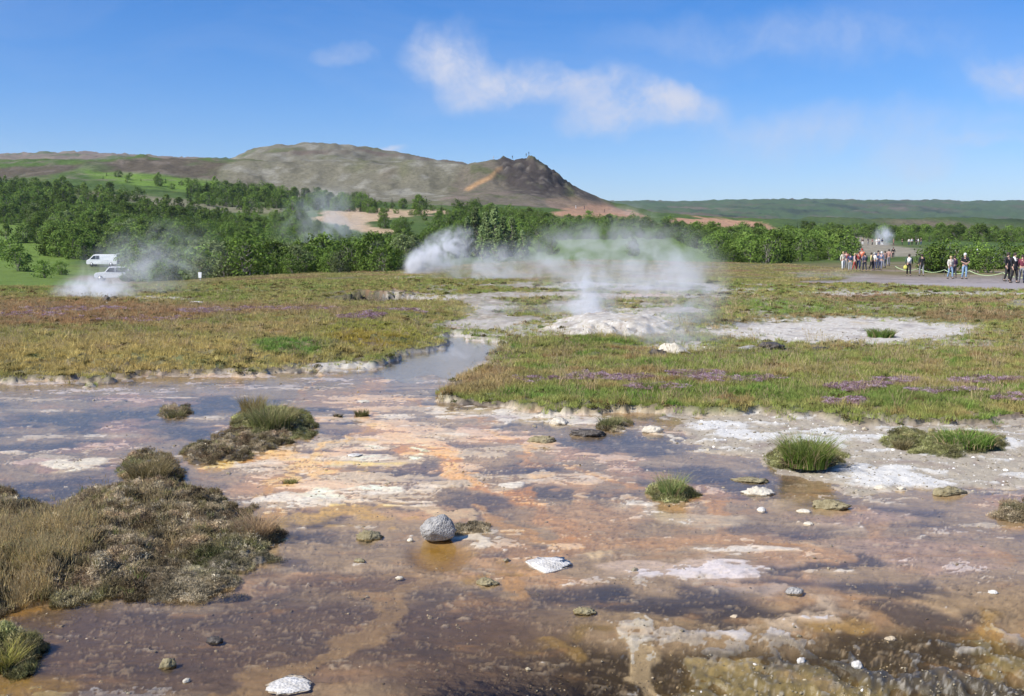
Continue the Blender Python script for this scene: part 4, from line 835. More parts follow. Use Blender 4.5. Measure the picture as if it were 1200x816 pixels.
STONES = [('sinter_slab', 643, 668, 62, 15, M_WHITE, 'flat bright white sinter slab lying beside brown mossy clod', 11, .22, .3, .5),
 ('sinter_slab', 338, 812, 66, 14, M_WHITE, 'long white crust slab at the end of the ochre streak', 12, .25, .4, .4),
 ('stone', 932, 699, 24, 10, M_GREY, 'small flat grey stone with white rim on pale silt', 13, .2, .4, .6),
 ('clod', 570, 687, 28, 12, M_MOSSY, 'knobbly brown clod next to the white sinter slab', 14, .4, .2, .6),
 ('clod', 432, 636, 32, 13, M_MOSSY, 'crusty olive clod in the water beside the grey boulder', 15, .4, .3, .6),
 ('stone', 481, 636, 11, 6, M_PALE, 'pale pebble touching the foot of the grey boulder', 16, .2, .2, .8),
 ('clod', 421, 659, 16, 5, M_MOSSY, 'tiny flat mossy clod in dark water', 17, .4, .3, .6),
 ('stone', 468, 681, 10, 6, M_PALE, 'little chip of stone below the grey boulder', 18, .3, .2, .7),
 ('clod', 686, 722, 26, 10, M_MOSSY, 'dark crumbly clod below the white sinter slab', 19, .45, .3, .6),
 ('sinter_slab', 415, 535, 22, 6, M_WHITE, 'small white plate with dark edge in the shallow water', 20, .15, .3, .5),
 ('sinter_slab', 426, 472, 22, 5, M_PALE, 'cream plate behind the dark moss cushion', 21, .2, .3, .5),
 ('clod', 250, 757, 20, 12, M_DARK, 'dark lump in the brown mud below the big island', 22, .4, .2, .7),
 ('clod', 195, 785, 22, 14, M_MOSSY, 'grey brown lump standing in the foreground mud', 23, .4, .2, .7),
 ('stone', 218, 800, 12, 6, M_PALE, 'pale pebble in the brown mud', 24, .3, .2, .7),
 ('stone', 893, 601, 12, 7, M_WHITE, 'small white cube-like stone in the water', 25, .15, .2, .9),
 ('stone', 943, 602, 18, 7, M_PALE, 'pale stone with a dark tail in the water', 26, .25, .2, .6),
 ('stone', 948, 617, 12, 6, M_PALE, 'rounded beige pebble in the bluish water', 27, .2, .2, .7),
 ('clod', 975, 597, 46, 13, M_MOSSY, 'long crumbly clod in front of the white shore', 28, .45, .3, .4),
 ('clod', 890, 582, 38, 11, M_PALE, 'pale crusted clod between tufts in the water', 29, .4, .3, .5),
 ('clod', 880, 566, 42, 8, M_MOSSY, 'dark crumbled crust in the shallow water near the green tussock', 30, .45, .3, .4),
 ('clod', 690, 512, 40, 12, M_DARK, 'black crusted lump below the flowering meadow bank', 31, .4, .3, .5),
 ('clod', 655, 498, 26, 10, M_PALE, 'grey and white lump at the stream edge below the bank', 32, .4, .3, .6),
 ('clod', 635, 519, 34, 9, M_MOSSY, 'low olive crust in the stream below the bank', 33, .4, .3, .5),
 ('clod', 765, 507, 24, 10, M_PALE, 'pale gritty lump on the edge of the shore', 34, .4, .3, .6),
 ('clod', 1115, 580, 50, 10, M_MOSSY, 'long brown crumbly crust at the end of the white shore', 35, .45, .3, .4),
 ('stone', 1033, 573, 16, 6, M_PALE, 'cream stone at the water line of the white shore', 36, .25, .2, .6),
 ('stone', 1057, 574, 12, 5, M_PALE, 'second cream stone at the water line of the white shore', 37, .25, .2, .6),
 ('rock', 790, 416, 40, 18, M_PALE, 'pale pointed sinter rock at the steaming pool', 38, .35, .2, .6),
 ('rock', 772, 418, 26, 11, M_DARK, 'dark block in front of the pale sinter rock', 39, .35, .2, .6),
 ('rock', 905, 409, 34, 12, M_DARK, 'dark purple grey rock on the sinter flat', 40, .35, .2, .6),
 ('rock', 960, 413, 30, 9, M_DARK, 'low dark rock at the edge of the sinter flat', 41, .35, .2, .6),
 ('rock', 878, 411, 30, 9, M_GREY, 'grey rock at the edge of the steaming pool', 42, .35, .2, .6),
 ('rock', 1010, 388, 12, 4, M_GREY, 'small grey rock lying on the white sinter flat', 43, .3, .2, .6),
 ('rock', 124, 354, 12, 12, M_DARK, 'upright dark rock in the steaming spring', 44, .35, .1, .8),
 ('rock', 133, 352, 8, 7, M_DARK, 'smaller dark rock beside the upright one in the spring', 45, .35, .1, .8),
 ('rock', 126, 357, 7, 4, M_WHITE, 'white stone at the foot of the dark rocks in the spring', 46, .3, .2, .8),
 ('rock', 229, 356, 20, 4, M_WHITE, 'flat white slab on the meadow beside the steaming spring', 47, .25, .3, .5),
 ('rock', 736, 426, 14, 6, M_DARK, 'brown rock between the two grass banks', 48, .3, .2, .7),
 ('stone', 1005, 783, 14, 12, M_WHITE, 'white lump with grey lichen on the wet algae rock', 49, .4, .1, .8),
 ('stone', 940, 777, 12, 8, M_WHITE, 'white fleck of sinter on the wet algae rock', 50, .3, .2, .8),
 ('stone', 1045, 751, 16, 6, M_WHITE, 'thin white chip on the lip of the wet rock', 51, .3, .3, .6),
 ('stone', 1165, 696, 12, 5, M_WHITE, 'white chip at the rim of the green rock slope', 52, .3, .3, .6)]
for s in STONES:
    lab = s[6]
    stone(s[0], s[1], s[2], s[3], s[4], s[5], lab, s[7], s[8], s[9], s[10], cat={'sinter_slab': 'sinter slab'}.get(s[0], s[0]), sub=4 if s[3] > 25 else 3, freq=3.2 if s[0] == 'clod' else 1.8)
# loose grit: uncountable
GRIT = leaf_mat('loose_grit', (0, 0, 0), None, 0.0)
def gm(seed):
    bm = rock_mesh(seed, 1, .8, .55, .35, 1, .3); me = bpy.data.meshes.new('grit'); bm.to_mesh(me); bm.free(); me.materials.append(GRIT); return me
proto_collection('grit', [gm(s) for s in range(5)])
def grit():
    n = 130000; x, y = sample_near(n, 4.0, 24, .80); r = near(x, y)
    cl = ss(fbm(x * 1.6, y * 2.4, 151, 4) * 3 - .35)
    d = r['mB'] * (.03 + .22 * cl + .55 * r['sh'] + .75 * r['casc'] * ss((r['px'] - 500) / 200)) + .25 * (r['ik'] == 2) * r['im'] + .25 * r['sint']
    keep = RNG.random(n) < d; x, y = x[keep], y[keep]; r = {k: v[keep] for k, v in r.items()}; n = len(x)
    c = cmix(np.tile((.30, .26, .19), (n, 1)), (.10, .085, .06), RNG.random(n)); c = cmix(c, (.68, .66, .62), (RNG.random(n) < (.02 + .22 * r['sh'] + .12 * r['sint'])) * .7); c = cmix(c, (.16, .12, .05), r['casc'] * .6 * (RNG.random(n) < .7))
    s = np.exp(RNG.normal(-5.0, .55, n)) * np.interp(y, [4, 24], [.62, 1.7])
    scatter('grit', 'grit', pts(x, y, r['h']), RNG.uniform(0, 6.283, n), s, c, 'scattered pale and dark grit on the bed and shore', 'grit', .3)
grit()

# ------------------------------------------------------------------ trees
M_BARK = plain('birch_bark', (.20, .18, .15), .9, .4, 6)
M_BARK2 = plain('spruce_bark', (.09, .065, .05), .9, .3, 6)
def tree_leaf(name, col, rnd=.42, tr=.3): return leaf_mat(name, col, None, tr, use_tint=False, rnd=rnd)
L_BIRCH = tree_leaf('birch_leaves', (.125, .185, .042)); L_WILLOW = tree_leaf('willow_leaves', (.165, .205, .085)); L_SPRUCE = tree_leaf('spruce_needles', (.035, .075, .024), .3, .12)
L_POPLAR = tree_leaf('poplar_leaves', (.20, .26, .105)); L_BUSH = tree_leaf('shrub_leaves', (.13, .20, .042)); L_FRESH = tree_leaf('young_birch_leaves', (.165, .235, .055))
def tube(V, Fc, p0, p1, r0, r1, k=5):
    a = Vector(p0); b = Vector(p1); d = (b - a).normalized(); u = d.orthogonal().normalized(); w = d.cross(u); q = len(V)
    for p, r in ((a, r0), (b, r1)):
        for i in range(k): t = 6.283 * i / k; V.append(tuple(p + u * (r * math.cos(t)) + w * (r * math.sin(t))))
    for i in range(k): Fc.append((q + i, q + (i + 1) % k, q + k + (i + 1) % k, q + k + i))
def broadleaf(seed, H, W, clumps, per, leaf, clear, lm, top=1.0, stems=1, bark=None, thin=1.0):
    r = random.Random(seed); V = []; Fc = []; LV = []; LF = []
    tops = []
    for s in range(stems):
        ox, oy = (0, 0) if stems == 1 else (r.uniform(-.3, .3) * W, r.uniform(-.3, .3) * W)
        p = Vector((ox * .3, oy * .3, -.3)); n = 4
        for k in range(n):
            q = Vector((ox * (k + 1) / n + r.uniform(-.04, .04) * H, oy * (k + 1) / n + r.uniform(-.04, .04) * H, H * .86 * (k + 1) / n)); tube(V, Fc, p, q, thin * .018 * H * (1 - k / n) + .01, thin * .018 * H * (1 - (k + 1) / n) + .008); p = q
    for c in range(clumps):
        t = r.random() ** .85; z = clear * H + (1 - clear) * H * t
        prof = math.sqrt(max(.02, 1 - ((t - .42) / .60) ** 2)) if top < 1.1 else math.sin(math.pi * min(1, (t * .86 + .12)) ** (.75 * top)); R = W * .5 * max(.12, prof) * math.sqrt(r.uniform(.12, 1))
        a = r.uniform(0, 6.283); cx, cy = R * math.cos(a), R * math.sin(a)
        tube(V, Fc, (cx * .12, cy * .12, max(.05, z - .28 * H * r.uniform(.4, 1))), (cx, cy, z), .008 * H, .002 * H, 3)
        cr = W * r.uniform(.11, .2)
        for _ in range(per):
            d = Vector((r.gauss(0, 1), r.gauss(0, 1), r.gauss(0, .75))); d = d.normalized() * (r.random() ** .4) * cr
            nrm = (d.normalized() + Vector((r.gauss(0, .6), r.gauss(0, .6), r.gauss(.5, .6)))).normalized(); u = nrm.orthogonal().normalized(); w = nrm.cross(u); an = r.uniform(0, 6.28); u2 = u * math.cos(an) + w * math.sin(an); w2 = nrm.cross(u2)
            s = leaf * r.uniform(.6, 1.4); b = Vector((cx, cy, z)) + d; q = len(LV)
            for (m, n2) in ((-1, 0), (0, -.55), (1, 0), (0, .55)): LV.append(tuple(b + u2 * (m * s) + w2 * (n2 * s)))
            LF.append((q, q + 1, q + 2, q + 3))
    return (V, Fc, bark or M_BARK), (LV, LF, lm)
def spruce(seed, H, W, lm):
    r = random.Random(seed); V = []; Fc = []; LV = []; LF = []
    tube(V, Fc, (0, 0, -.3), (0, 0, H * .55), .02 * H, .012 * H); tube(V, Fc, (0, 0, H * .55), (0, 0, H * .97), .012 * H, .002 * H)
    for k in range(26):
        t = k / 26; z = H * (.05 + .93 * t); R = W * .5 * (1 - t) ** .8 + .05
        for b in range(8 if t < .7 else 5):
            a = r.uniform(0, 6.283); L = R * r.uniform(.65, 1.12); dx, dy = math.cos(a), math.sin(a); droop = .25 * L
            for s in range(3):
                q = len(LV); t0, t1 = s / 3, (s + 1.15) / 3; w = .2 * L * (1 - .5 * t0) + .04; tz = r.uniform(-.05, .05)
                LV += [(dx * L * t0 - dy * w, dy * L * t0 + dx * w, z - droop * t0 + tz), (dx * L * t0 + dy * w, dy * L * t0 - dx * w, z - droop * t0 - tz), (dx * L * t1, dy * L * t1, z - droop * t1 + .06 * L)]
                LF.append((q, q + 1, q + 2))
    return (V, Fc, M_BARK2), (LV, LF, lm)
KINDS = {}
def kind(key, name, data_list):
    out = []
    for i, (tr, cr) in enumerate(data_list):
        def mk(nm, d):
            me = bpy.data.meshes.new(nm); me.from_pydata(d[0], [], d[1]); me.update(); me.materials.append(d[2]); return me
        tm = mk('trunk', tr); cm = mk('crown', cr)
        o = len(tr[0]); jm = bpy.data.meshes.new(name + '_mass'); jm.from_pydata(tr[0] + cr[0], [], tr[1] + [tuple(v + o for v in f) for f in cr[1]]); jm.update(); jm.materials.append(tr[2]); jm.materials.append(cr[2])
        jm.polygons.foreach_set('material_index', [0] * len(tr[1]) + [1] * len(cr[1])); out.append((tm, cm, jm))
    KINDS[key] = (name, out); proto_collection('mass_' + key, [o[2] for o in out])
kind('birch', 'birch_tree', [broadleaf(s, 6.0, 5.4, 70, 26, .24, .0, L_BIRCH, .95) for s in (1, 2, 3, 4, 5)])
kind('fresh', 'young_birch', [broadleaf(s, 4.0, 3.2, 40, 22, .19, .0, L_FRESH, 1.2) for s in (11, 12, 13)])
kind('willow', 'willow_tree', [broadleaf(s, 5.5, 5.4, 60, 24, .22, .0, L_WILLOW, .9, 3) for s in (21, 22, 23)])
kind('spruce', 'spruce_tree', [spruce(s, 7.5, 3.9, L_SPRUCE) for s in (31, 32, 33)])
kind('poplar', 'poplar_tree', [broadleaf(s, 7.5, 2.5, 80, 24, .18, .0, L_POPLAR, 1.25, thin=.45) for s in (41, 42, 43)])
kind('bush', 'willow_bush', [broadleaf(s, 2.8, 3.4, 44, 26, .13, .0, L_BUSH, .8, 4) for s in (51, 52, 53)])

def scatter_region(poly, d0, d1, n, spacing, taken):
    xs = np.array([p[0] for p in poly]); px = RNG.uniform(xs.min(), xs.max(), n); d = np.exp(RNG.uniform(math.log(d0), math.log(d1), n)); x = (px - CX) / F * d * .995
    z = far_h(x, d); qx, qy = proj(x, d, z); ok = sdpoly(poly, qx, qy, 1) > 0; out = []
    ok &= ~((sdpoly([(350, 242), (535, 244), (535, 258), (490, 282), (420, 284), (365, 268)], qx, qy, 1) > 0) & (RNG.random(n) < .93))       # bare clay clearing
    ok &= ~((sdpoly([(90, 222), (240, 232), (340, 240), (340, 256), (250, 255), (150, 244), (100, 234)], qx, qy, 1) > 0) & (RNG.random(n) < .8))    # stony strip
    for a, b, c in zip(x[ok], d[ok], z[ok]):
        key = (int(a // spacing), int(b // spacing)); hit = False
        for i in (-1, 0, 1):
            for j in (-1, 0, 1):
                for (u, v) in taken.get((key[0] + i, key[1] + j), ()):
                    if (u - a) ** 2 + (v - b) ** 2 < spacing * spacing: hit = True
        if not hit: taken.setdefault(key, []).append((a, b)); out.append((a, b, c))
    return out
HT = {'birch': 6, 'fresh': 4, 'willow': 5.5, 'spruce': 7.5, 'poplar': 7.5, 'bush': 2.8}
TREES = []      # kind, x, y, z, scale, zone
def plant(zone, poly, d0, d1, n, sp, kinds, smin, smax):
    pts_ = scatter_region(poly, d0, d1, n, sp, {})
    for (x, y, z) in pts_:
        k = random.choice(kinds); TREES.append((k, x, y, z, random.uniform(smin, smax) / HT[k], zone))       # smin, smax: height in metres
plant('behind the vans', [(40, 282), (110, 286), (100, 305), (60, 300), (60, 285)], 172, 240, 900, 3.6, ['birch', 'bush', 'birch'], 3.6, 5.6)
plant('behind the vans', [(40, 255), (150, 262), (200, 290), (155, 308), (100, 298), (40, 285)], 172, 330, 1600, 4.2, ['birch', 'bush', 'fresh', 'willow'], 3.0, 4.8)
plant('edge of the moor', [(146, 312), (200, 300), (300, 300), (420, 298), (480, 300), (485, 314), (440, 321), (380, 323), (240, 329), (150, 331)], 90, 190, 2200, 3.0, ['willow', 'bush', 'bush', 'fresh', 'willow', 'birch'], 1.8, 3.8)
plant('middle of the slope', [(150, 262), (240, 268), (330, 266), (400, 276), (470, 290), (490, 305), (300, 305), (190, 305), (150, 290)], 160, 330, 2600, 4.2, ['birch', 'bush', 'fresh', 'bush', 'bush'], 1.8, 3.8)
plant('upper left wood', [(-120, 216), (0, 216), (70, 220), (130, 226), (215, 246), (260, 262), (150, 264), (60, 262), (-120, 268)], 240, 480, 2600, 5.0, ['birch', 'spruce', 'bush', 'fresh', 'birch'], 2.8, 5.2)
plant('spruce belt under the dome', [(215, 240), (225, 224), (300, 226), (400, 238), (500, 246), (578, 250), (578, 256), (470, 252), (380, 247), (280, 246)], 330, 520, 2600, 4.0, ['spruce', 'spruce', 'birch', 'bush'], 3.6, 5.8)
plant('bright upper meadow', [(110, 203), (200, 210), (300, 222), (310, 228), (200, 222), (120, 212)], 380, 560, 260, 7, ['fresh', 'spruce', 'bush'], 1.8, 4.2)
plant('between the clay clearings', [(440, 256), (470, 258), (540, 258), (600, 262), (640, 268), (640, 282), (600, 290), (520, 296), (480, 292), (450, 276)], 170, 360, 1800, 4.0, ['birch', 'fresh', 'bush', 'bush'], 1.8, 3.6)
plant('below the crag', [(590, 256), (660, 262), (720, 262), (800, 268), (800, 276), (700, 272), (640, 278), (590, 272)], 220, 420, 900, 5.0, ['birch', 'bush', 'bush'], 1.8, 3.8)
plant('right of the lawn', [(800, 274), (880, 276), (960, 282), (1000, 296), (985, 304), (900, 309), (850, 307), (830, 298), (790, 282)], 110, 300, 1500, 3.4, ['bush', 'birch', 'bush', 'fresh', 'bush'], 1.8, 3.8)
plant('far birch line', [(930, 269), (1000, 272), (1100, 276), (1200, 279), (1330, 281), (1330, 285), (1200, 285), (1100, 282), (1050, 281), (960, 276)], 240, 460, 1000, 4.5, ['birch', 'spruce', 'bush', 'birch'], 2.4, 4.2)
plant('middle of the slope', [(235, 250), (330, 250), (360, 258), (420, 276), (470, 290), (400, 284), (330, 268), (240, 264)], 200, 400, 1300, 3.4, ['bush', 'fresh', 'bush', 'birch'], 1.6, 3.4)
plant('below the crag', [(520, 246), (600, 250), (650, 256), (650, 264), (560, 262), (520, 256)], 280, 470, 700, 4.0, ['bush', 'birch', 'bush'], 1.8, 3.6)
plant('bottom of the lawn', [(600, 272), (640, 276), (652, 300), (610, 300)], 140, 260, 240, 4.0, ['bush', 'fresh'], 1.6, 2.8)
# single trees and bushes that stand by themselves
def single(k, px, py, hpx, zone, d=None):
    # on the terrain along that view direction
    ds = np.exp(np.linspace(math.log(60), math.log(700), 900)); x = (px - CX) / F * ds * .995; z = far_h(x, ds); qx, qy = proj(x, ds, z)
    i = int(np.argmax(qy <= py)) if d is None else int(np.argmin(abs(ds - d)))
    TREES.append((k, x[i], ds[i], z[i], hpx * ds[i] / F / {'birch': 6, 'fresh': 4, 'willow': 5.5, 'spruce': 7.5, 'poplar': 7.5, 'bush': 2.8}[k], zone))
for (k, px, py, h) in [('bush', 12, 302, 22), ('bush', 30, 285, 22), ('bush', 20, 318, 28), ('bush', 50, 326, 20), ('fresh', 8, 285, 22), ('bush', 70, 322, 16), ('bush', -20, 300, 30), ('bush', 58, 300, 22)]: single(k, px, py, h, 'green lawn beside the vans')
for (px, py, h) in [(548, 302, 46), (558, 300, 56), (570, 303, 52), (580, 301, 58), (590, 303, 48), (600, 301, 44), (612, 303, 32), (565, 306, 40), (585, 306, 40), (536, 303, 36)]: single('poplar', px, py, h, 'poplar clump')
single('fresh', 741, 300, 22, 'lone tree on the lawn')
for (px, py, h, k) in [(1095, 318, 34, 'bush'), (1110, 316, 38, 'bush'), (1088, 314, 26, 'bush'), (1147, 312, 32, 'bush'), (1158, 316, 24, 'bush'), (1178, 312, 32, 'bush'), (1196, 312, 26, 'bush'), (1135, 311, 26, 'bush'), (1215, 314, 34, 'bush')]: single(k, px, py, h, 'path bushes', 96 if py < 314 else 84)
DESC = {'birch': ('green bushy birch tree', 'tree'), 'fresh': ('young light green birch', 'tree'), 'willow': ('grey green willow tree', 'tree'), 'spruce': ('dark pointed spruce tree', 'tree'), 'poplar': ('pale silvery poplar tree', 'tree'), 'bush': ('rounded green bush', 'bush')}
WHERE = {'behind the vans': 'in the dark wood behind the white vans', 'edge of the moor': 'at the foot of the wood along the moor edge', 'middle of the slope': 'in the wood halfway up the slope', 'upper left wood': 'in the upper wood under the brown upland',
 'spruce belt under the dome': 'in the dark belt under the bare dome hill', 'bright upper meadow': 'scattered on the bright meadow below the brown upland', 'between the clay clearings': 'among the trees between clay clearing and poplars', 'below the crag': 'in the thicket below the rocky crag',
 'right of the lawn': 'in the thicket beside the green lawn and red slope', 'far birch line': 'in the far line of trees under the long ridge', 'bottom of the lawn': 'at the corner of the lawn beside the poplars', 'green lawn beside the vans': 'standing free on the bright lawn beside the vans',
 'poplar clump': 'in the clump of tall poplars behind the steam', 'lone tree on the lawn': 'standing alone on the lawn behind the steam', 'path bushes': 'behind the rope along the visitor path'}
HT = {'birch': 6, 'fresh': 4, 'willow': 5.5, 'spruce': 7.5, 'poplar': 7.5, 'bush': 2.8}
def in_view(t): return -60 < proj(t[1], t[2], t[3])[0] < 1260
TREES.sort(key=lambda t: -(HT[t[0]] * t[4] / t[2]) - (10 if t[5] in ('poplar clump', 'path bushes', 'lone tree on the lawn', 'green lawn beside the vans') else 0))
big = [t for t in TREES if in_view(t)][:300]; bigset = set(id(t) for t in big); rest = [t for t in TREES if id(t) not in bigset]
SZ = {k: np.quantile([t[4] for t in big if t[0] == k] or [1], [.33, .67]) for k in KINDS}
for (k, x, y, z, s, zone) in big:
    name, protos = KINDS[k]; tm, cm, _ = random.choice(protos)
    root = empty(name, (x, y, z - .05), random.uniform(0, 6.283)); root.scale = (s * random.uniform(.88, 1.15), s * random.uniform(.88, 1.15), s)
    link('trunk', tm, root); link('crown', cm, root)
    tag(root, ('tall ' if s > SZ[k][1] else 'low ' if s < SZ[k][0] else 'mid-sized ') + DESC[k][0] + ' ' + WHERE[zone], DESC[k][1], (DESC[k][0] + 's ').replace('bushs', 'bushes').replace('birchs', 'birches') + WHERE[zone])
print('trees', len(TREES), len(big))
for k in KINDS:
    L_ = [t for t in rest if t[0] == k]
    if not L_: continue
    n = len(L_); P = np.array([(t[1], t[2], t[3] - .05) for t in L_]); s = np.array([t[4] for t in L_])
    scatter({'birch': 'birch_wood', 'fresh': 'young_birch_wood', 'willow': 'willow_thicket', 'spruce': 'spruce_wood', 'poplar': 'poplar_wood', 'bush': 'bush_thicket'}[k], 'mass_' + k, P, RNG.uniform(0, 6.283, n), s, np.full((n, 3), .1), 'distant wood of ' + DESC[k][0] + ' growth covering the slope', 'wood', .03)
# undergrowth that closes the woods
def undergrowth():
    allp = []
    for (poly, d0, d1, n) in [([(-100, 220), (215, 246), (330, 264), (470, 290), (485, 316), (240, 329), (150, 331), (150, 312), (100, 298), (40, 285), (60, 264), (-100, 264)], 95, 420, 14000), ([(215, 240), (225, 224), (400, 238), (578, 250), (578, 258), (380, 249)], 330, 520, 2500),
                              ([(440, 256), (600, 262), (800, 268), (990, 290), (985, 306), (850, 308), (800, 280), (650, 282), (600, 294), (480, 300)], 110, 400, 6000), ([(930, 269), (1330, 280), (1330, 286), (1050, 283)], 220, 460, 1500)]:
        allp += scatter_region(poly, d0, d1, n, 1.6, {})
    P = np.array(allp); n = len(P)
    s = RNG.uniform(.35, .75, n); scatter('wood_undergrowth', 'mass_bush', P - np.array((0, 0, .1)), RNG.uniform(0, 6.283, n), s, np.full((n, 3), .1), 'low leafy undergrowth filling the woods on the slope', 'undergrowth', .05)
undergrowth()

# ------------------------------------------------------------------ placing things on the ground along a view direction
def on_ground(px, py, d0=30, d1=700):
    ds = np.exp(np.linspace(math.log(d0), math.log(d1), 1200)); x = (px - CX) / F * ds * .995
    z = np.where(ds < 56, near(x, np.minimum(ds, 57))['h'], far_h(x, np.maximum(ds, 56))); qx, qy = proj(x, ds, z)
    i = int(np.argmax(qy <= py)); return Vector((x[i], ds[i], z[i]))
def at_d(px, d):
    x = (px - CX) / F * d * .995; return Vector((x, d, height(x, d)))

# ------------------------------------------------------------------ vehicles
def car_paint(name, col):
    m, N, L, b = newmat(name); b.inputs['Base Color'].default_value = (*col, 1); b.inputs['Roughness'].default_value = .35; b.inputs['Coat Weight'].default_value = .6; b.inputs['Coat Roughness'].default_value = .1
    n = N.new('ShaderNodeTexNoise'); n.inputs['Scale'].default_value = 3; r = N.new('ShaderNodeMapRange'); r.inputs['To Min'].default_value = .3; r.inputs['To Max'].default_value = .5; L.new(n.outputs['Fac'], r.inputs['Value']); L.new(r.outputs[0], b.inputs['Roughness']); return m
P_WHITE = car_paint('white_paint', (.78, .78, .77)); P_BLUE = car_paint('dark_blue_paint', (.02, .03, .09)); P_DGREEN = car_paint('grey_paint', (.12, .13, .13))
M_GLASS = plain('tinted_glass', (.02, .025, .03), .08, .05); M_TYRE = plain('tyre_rubber', (.02, .02, .02), .85); M_RIM = plain('steel_rim', (.45, .45, .46), .35, .1, 8, .8); M_BLACK = plain('black_plastic', (.03, .03, .03), .6); M_LAMP = plain('lamp_glass', (.7, .7, .68), .1); M_RED = plain('red_lens', (.35, .02, .02), .2); M_DARKIN = plain('cargo_shade', (.04, .045, .05), .8)
def extrude(profile, w, bevel=.06, inset_top=0.0):
    bm = bmesh.new(); n = len(profile)
    zt = max(p[1] for p in profile)
    def yy(z): return w / 2 - inset_top * max(0, (z - zt * .5) / (zt * .5))
    a = [bm.verts.new((x, -yy(z), z)) for x, z in profile]; b = [bm.verts.new((x, yy(z), z)) for x, z in profile]
    bm.faces.new(a); bm.faces.new(b[::-1])
    for i in range(n): bm.faces.new((a[i], b[i], b[(i + 1) % n], a[(i + 1) % n]))
    bmesh.ops.recalc_face_normals(bm, faces=bm.faces)
    if bevel: bmesh.ops.bevel(bm, geom=list(bm.edges), offset=bevel, segments=2, affect='EDGES', profile=.6)
    return bm
def panel(pts3, thick, axis):
    """flat polygon plate, extruded by thick along axis"""
    bm = bmesh.new(); t = Vector(axis) * thick; a = [bm.verts.new(Vector(p)) for p in pts3]; b = [bm.verts.new(Vector(p) + t) for p in pts3]; n = len(a)
    bm.faces.new(a); bm.faces.new(b[::-1])
    for i in range(n): bm.faces.new((a[i], b[i], b[(i + 1) % n], a[(i + 1) % n]))
    bmesh.ops.recalc_face_normals(bm, faces=bm.faces); return bm
def disc(r, w, k=20, hole=0):
    bm = bmesh.new(); bmesh.ops.create_cone(bm, cap_ends=True, segments=k, radius1=r, radius2=r, depth=w); bmesh.ops.rotate(bm, verts=bm.verts, cent=(0, 0, 0), matrix=Matrix.Rotation(math.pi / 2, 3, 'X'))
    bmesh.ops.bevel(bm, geom=[e for e in bm.edges if len(e.link_faces) == 2 and e.calc_face_angle(0) > 1], offset=r * .12, segments=2, affect='EDGES'); return bm
def wheels(root, xs, hw, r):
    for x in xs:
        for s in (-1, 1):
            t = bm_obj('wheel', disc(r, .2), M_TYRE, root, True); t.location = (x, s * hw, r)
            q = bm_obj('rim', disc(r * .62, .214, 16), M_RIM, t, True)
def vehicle(name, loc, rz, paint, prof, w, wins, wheel_x, r, label, cat, tailgate=None, lamps=True, inset=.1):
    root = empty(name, loc, rz); bm_obj('body', extrude(prof, w, .06, inset), paint, root)
    zt = max(p[1] for p in prof)
    for (pts2) in wins:
        for s in (-1, 1):
            P3 = [(x, s * (w / 2 - inset * max(0, (z - zt * .5) / (zt * .5)) - .005), z) for x, z in pts2]; bm_obj('side_window', panel(P3, .02, (0, s, 0)), M_GLASS, root)
    wheels(root, wheel_x, w / 2 - .1, r)
    xf = min(p[0] for p in prof); xb = max(p[0] for p in prof)
    if lamps:
        for s in (-1, 1):
            bm_obj('headlight', panel([(xf - .0, s * w * .34 - .14, .68), (xf - .0, s * w * .34 + .14, .68), (xf + .04, s * w * .34 + .14, .86), (xf + .04, s * w * .34 - .14, .86)], .03, (-1, 0, 0)), M_LAMP, root)
            bm_obj('tail_light', panel([(xb, s * w * .43 - .07, .8), (xb, s * w * .43 + .07, .8), (xb, s * w * .43 + .07, 1.15), (xb, s * w * .43 - .07, 1.15)], .02, (1, 0, 0)), M_RED, root)
        bm_obj('bumper', panel([(xf - .03, -w * .46, .36), (xf - .03, w * .46, .36), (xf - .03, w * .46, .56), (xf - .03, -w * .46, .56)], .07, (-1, 0, 0)), M_BLACK, root)
    return tag(root, label, cat)
VAN = [(2.5, .34), (2.52, 1.0), (2.44, 1.93), (2.2, 2.0), (-1.0, 2.0), (-1.35, 1.9), (-2.05, 1.2), (-2.45, 1.02), (-2.52, .6), (-2.45, .34)]
pv = at_d(120.5, 168)
v = vehicle('panel_van', pv + Vector((0, 0, .02)), math.radians(3), P_WHITE, VAN, 1.75, [[(-1.85, 1.2), (-1.28, 1.78), (-.95, 1.78), (-.95, 1.2)], [(-.88, 1.2), (-.88, 1.78), (-.35, 1.78), (-.35, 1.2)]], (-1.65, 1.55), .34, 'white panel van with its tailgate raised, parked before the wood', 'van')
bm_obj('windscreen', panel([(-2.03, -.72, 1.25), (-2.03, .72, 1.25), (-1.42, .64, 1.86), (-1.42, -.64, 1.86)], .02, (-.7, 0, .7)), M_GLASS, v)
tg = bm_obj('tailgate', panel([(2.36, -.78, 2.02), (2.36, .78, 2.02), (3.35, .74, 2.20), (3.35, -.74, 2.20)], .07, (0, 0, 1)), P_WHITE, v)
bm_obj('window', panel([(2.8, -.6, 2.078), (2.8, .6, 2.078), (3.25, .58, 2.16), (3.25, -.58, 2.16)], .02, (0, 0, -1)), M_GLASS, tg)
bm_obj('cargo_shade_plate', panel([(2.515, -.74, .62), (2.515, .74, .62), (2.50, .70, 1.85), (2.50, -.70, 1.85)], .03, (1, 0, 0)), M_DARKIN, v)  # dark plate on the closed rear, standing in for the shaded cargo space
bm_obj('side_door', panel([(-.25, -.885, .45), (1.0, -.885, .45), (1.0, -.885, 1.12), (-.25, -.885, 1.12)], .012, (0, -1, 0)), P_WHITE, v)
CAR = [(2.15, .32), (2.2, .85), (2.0, 1.0), (1.75, 1.5), (1.3, 1.58), (-.3, 1.56), (-1.05, 1.02), (-1.95, .85), (-2.1, .6), (-2.05, .32)]
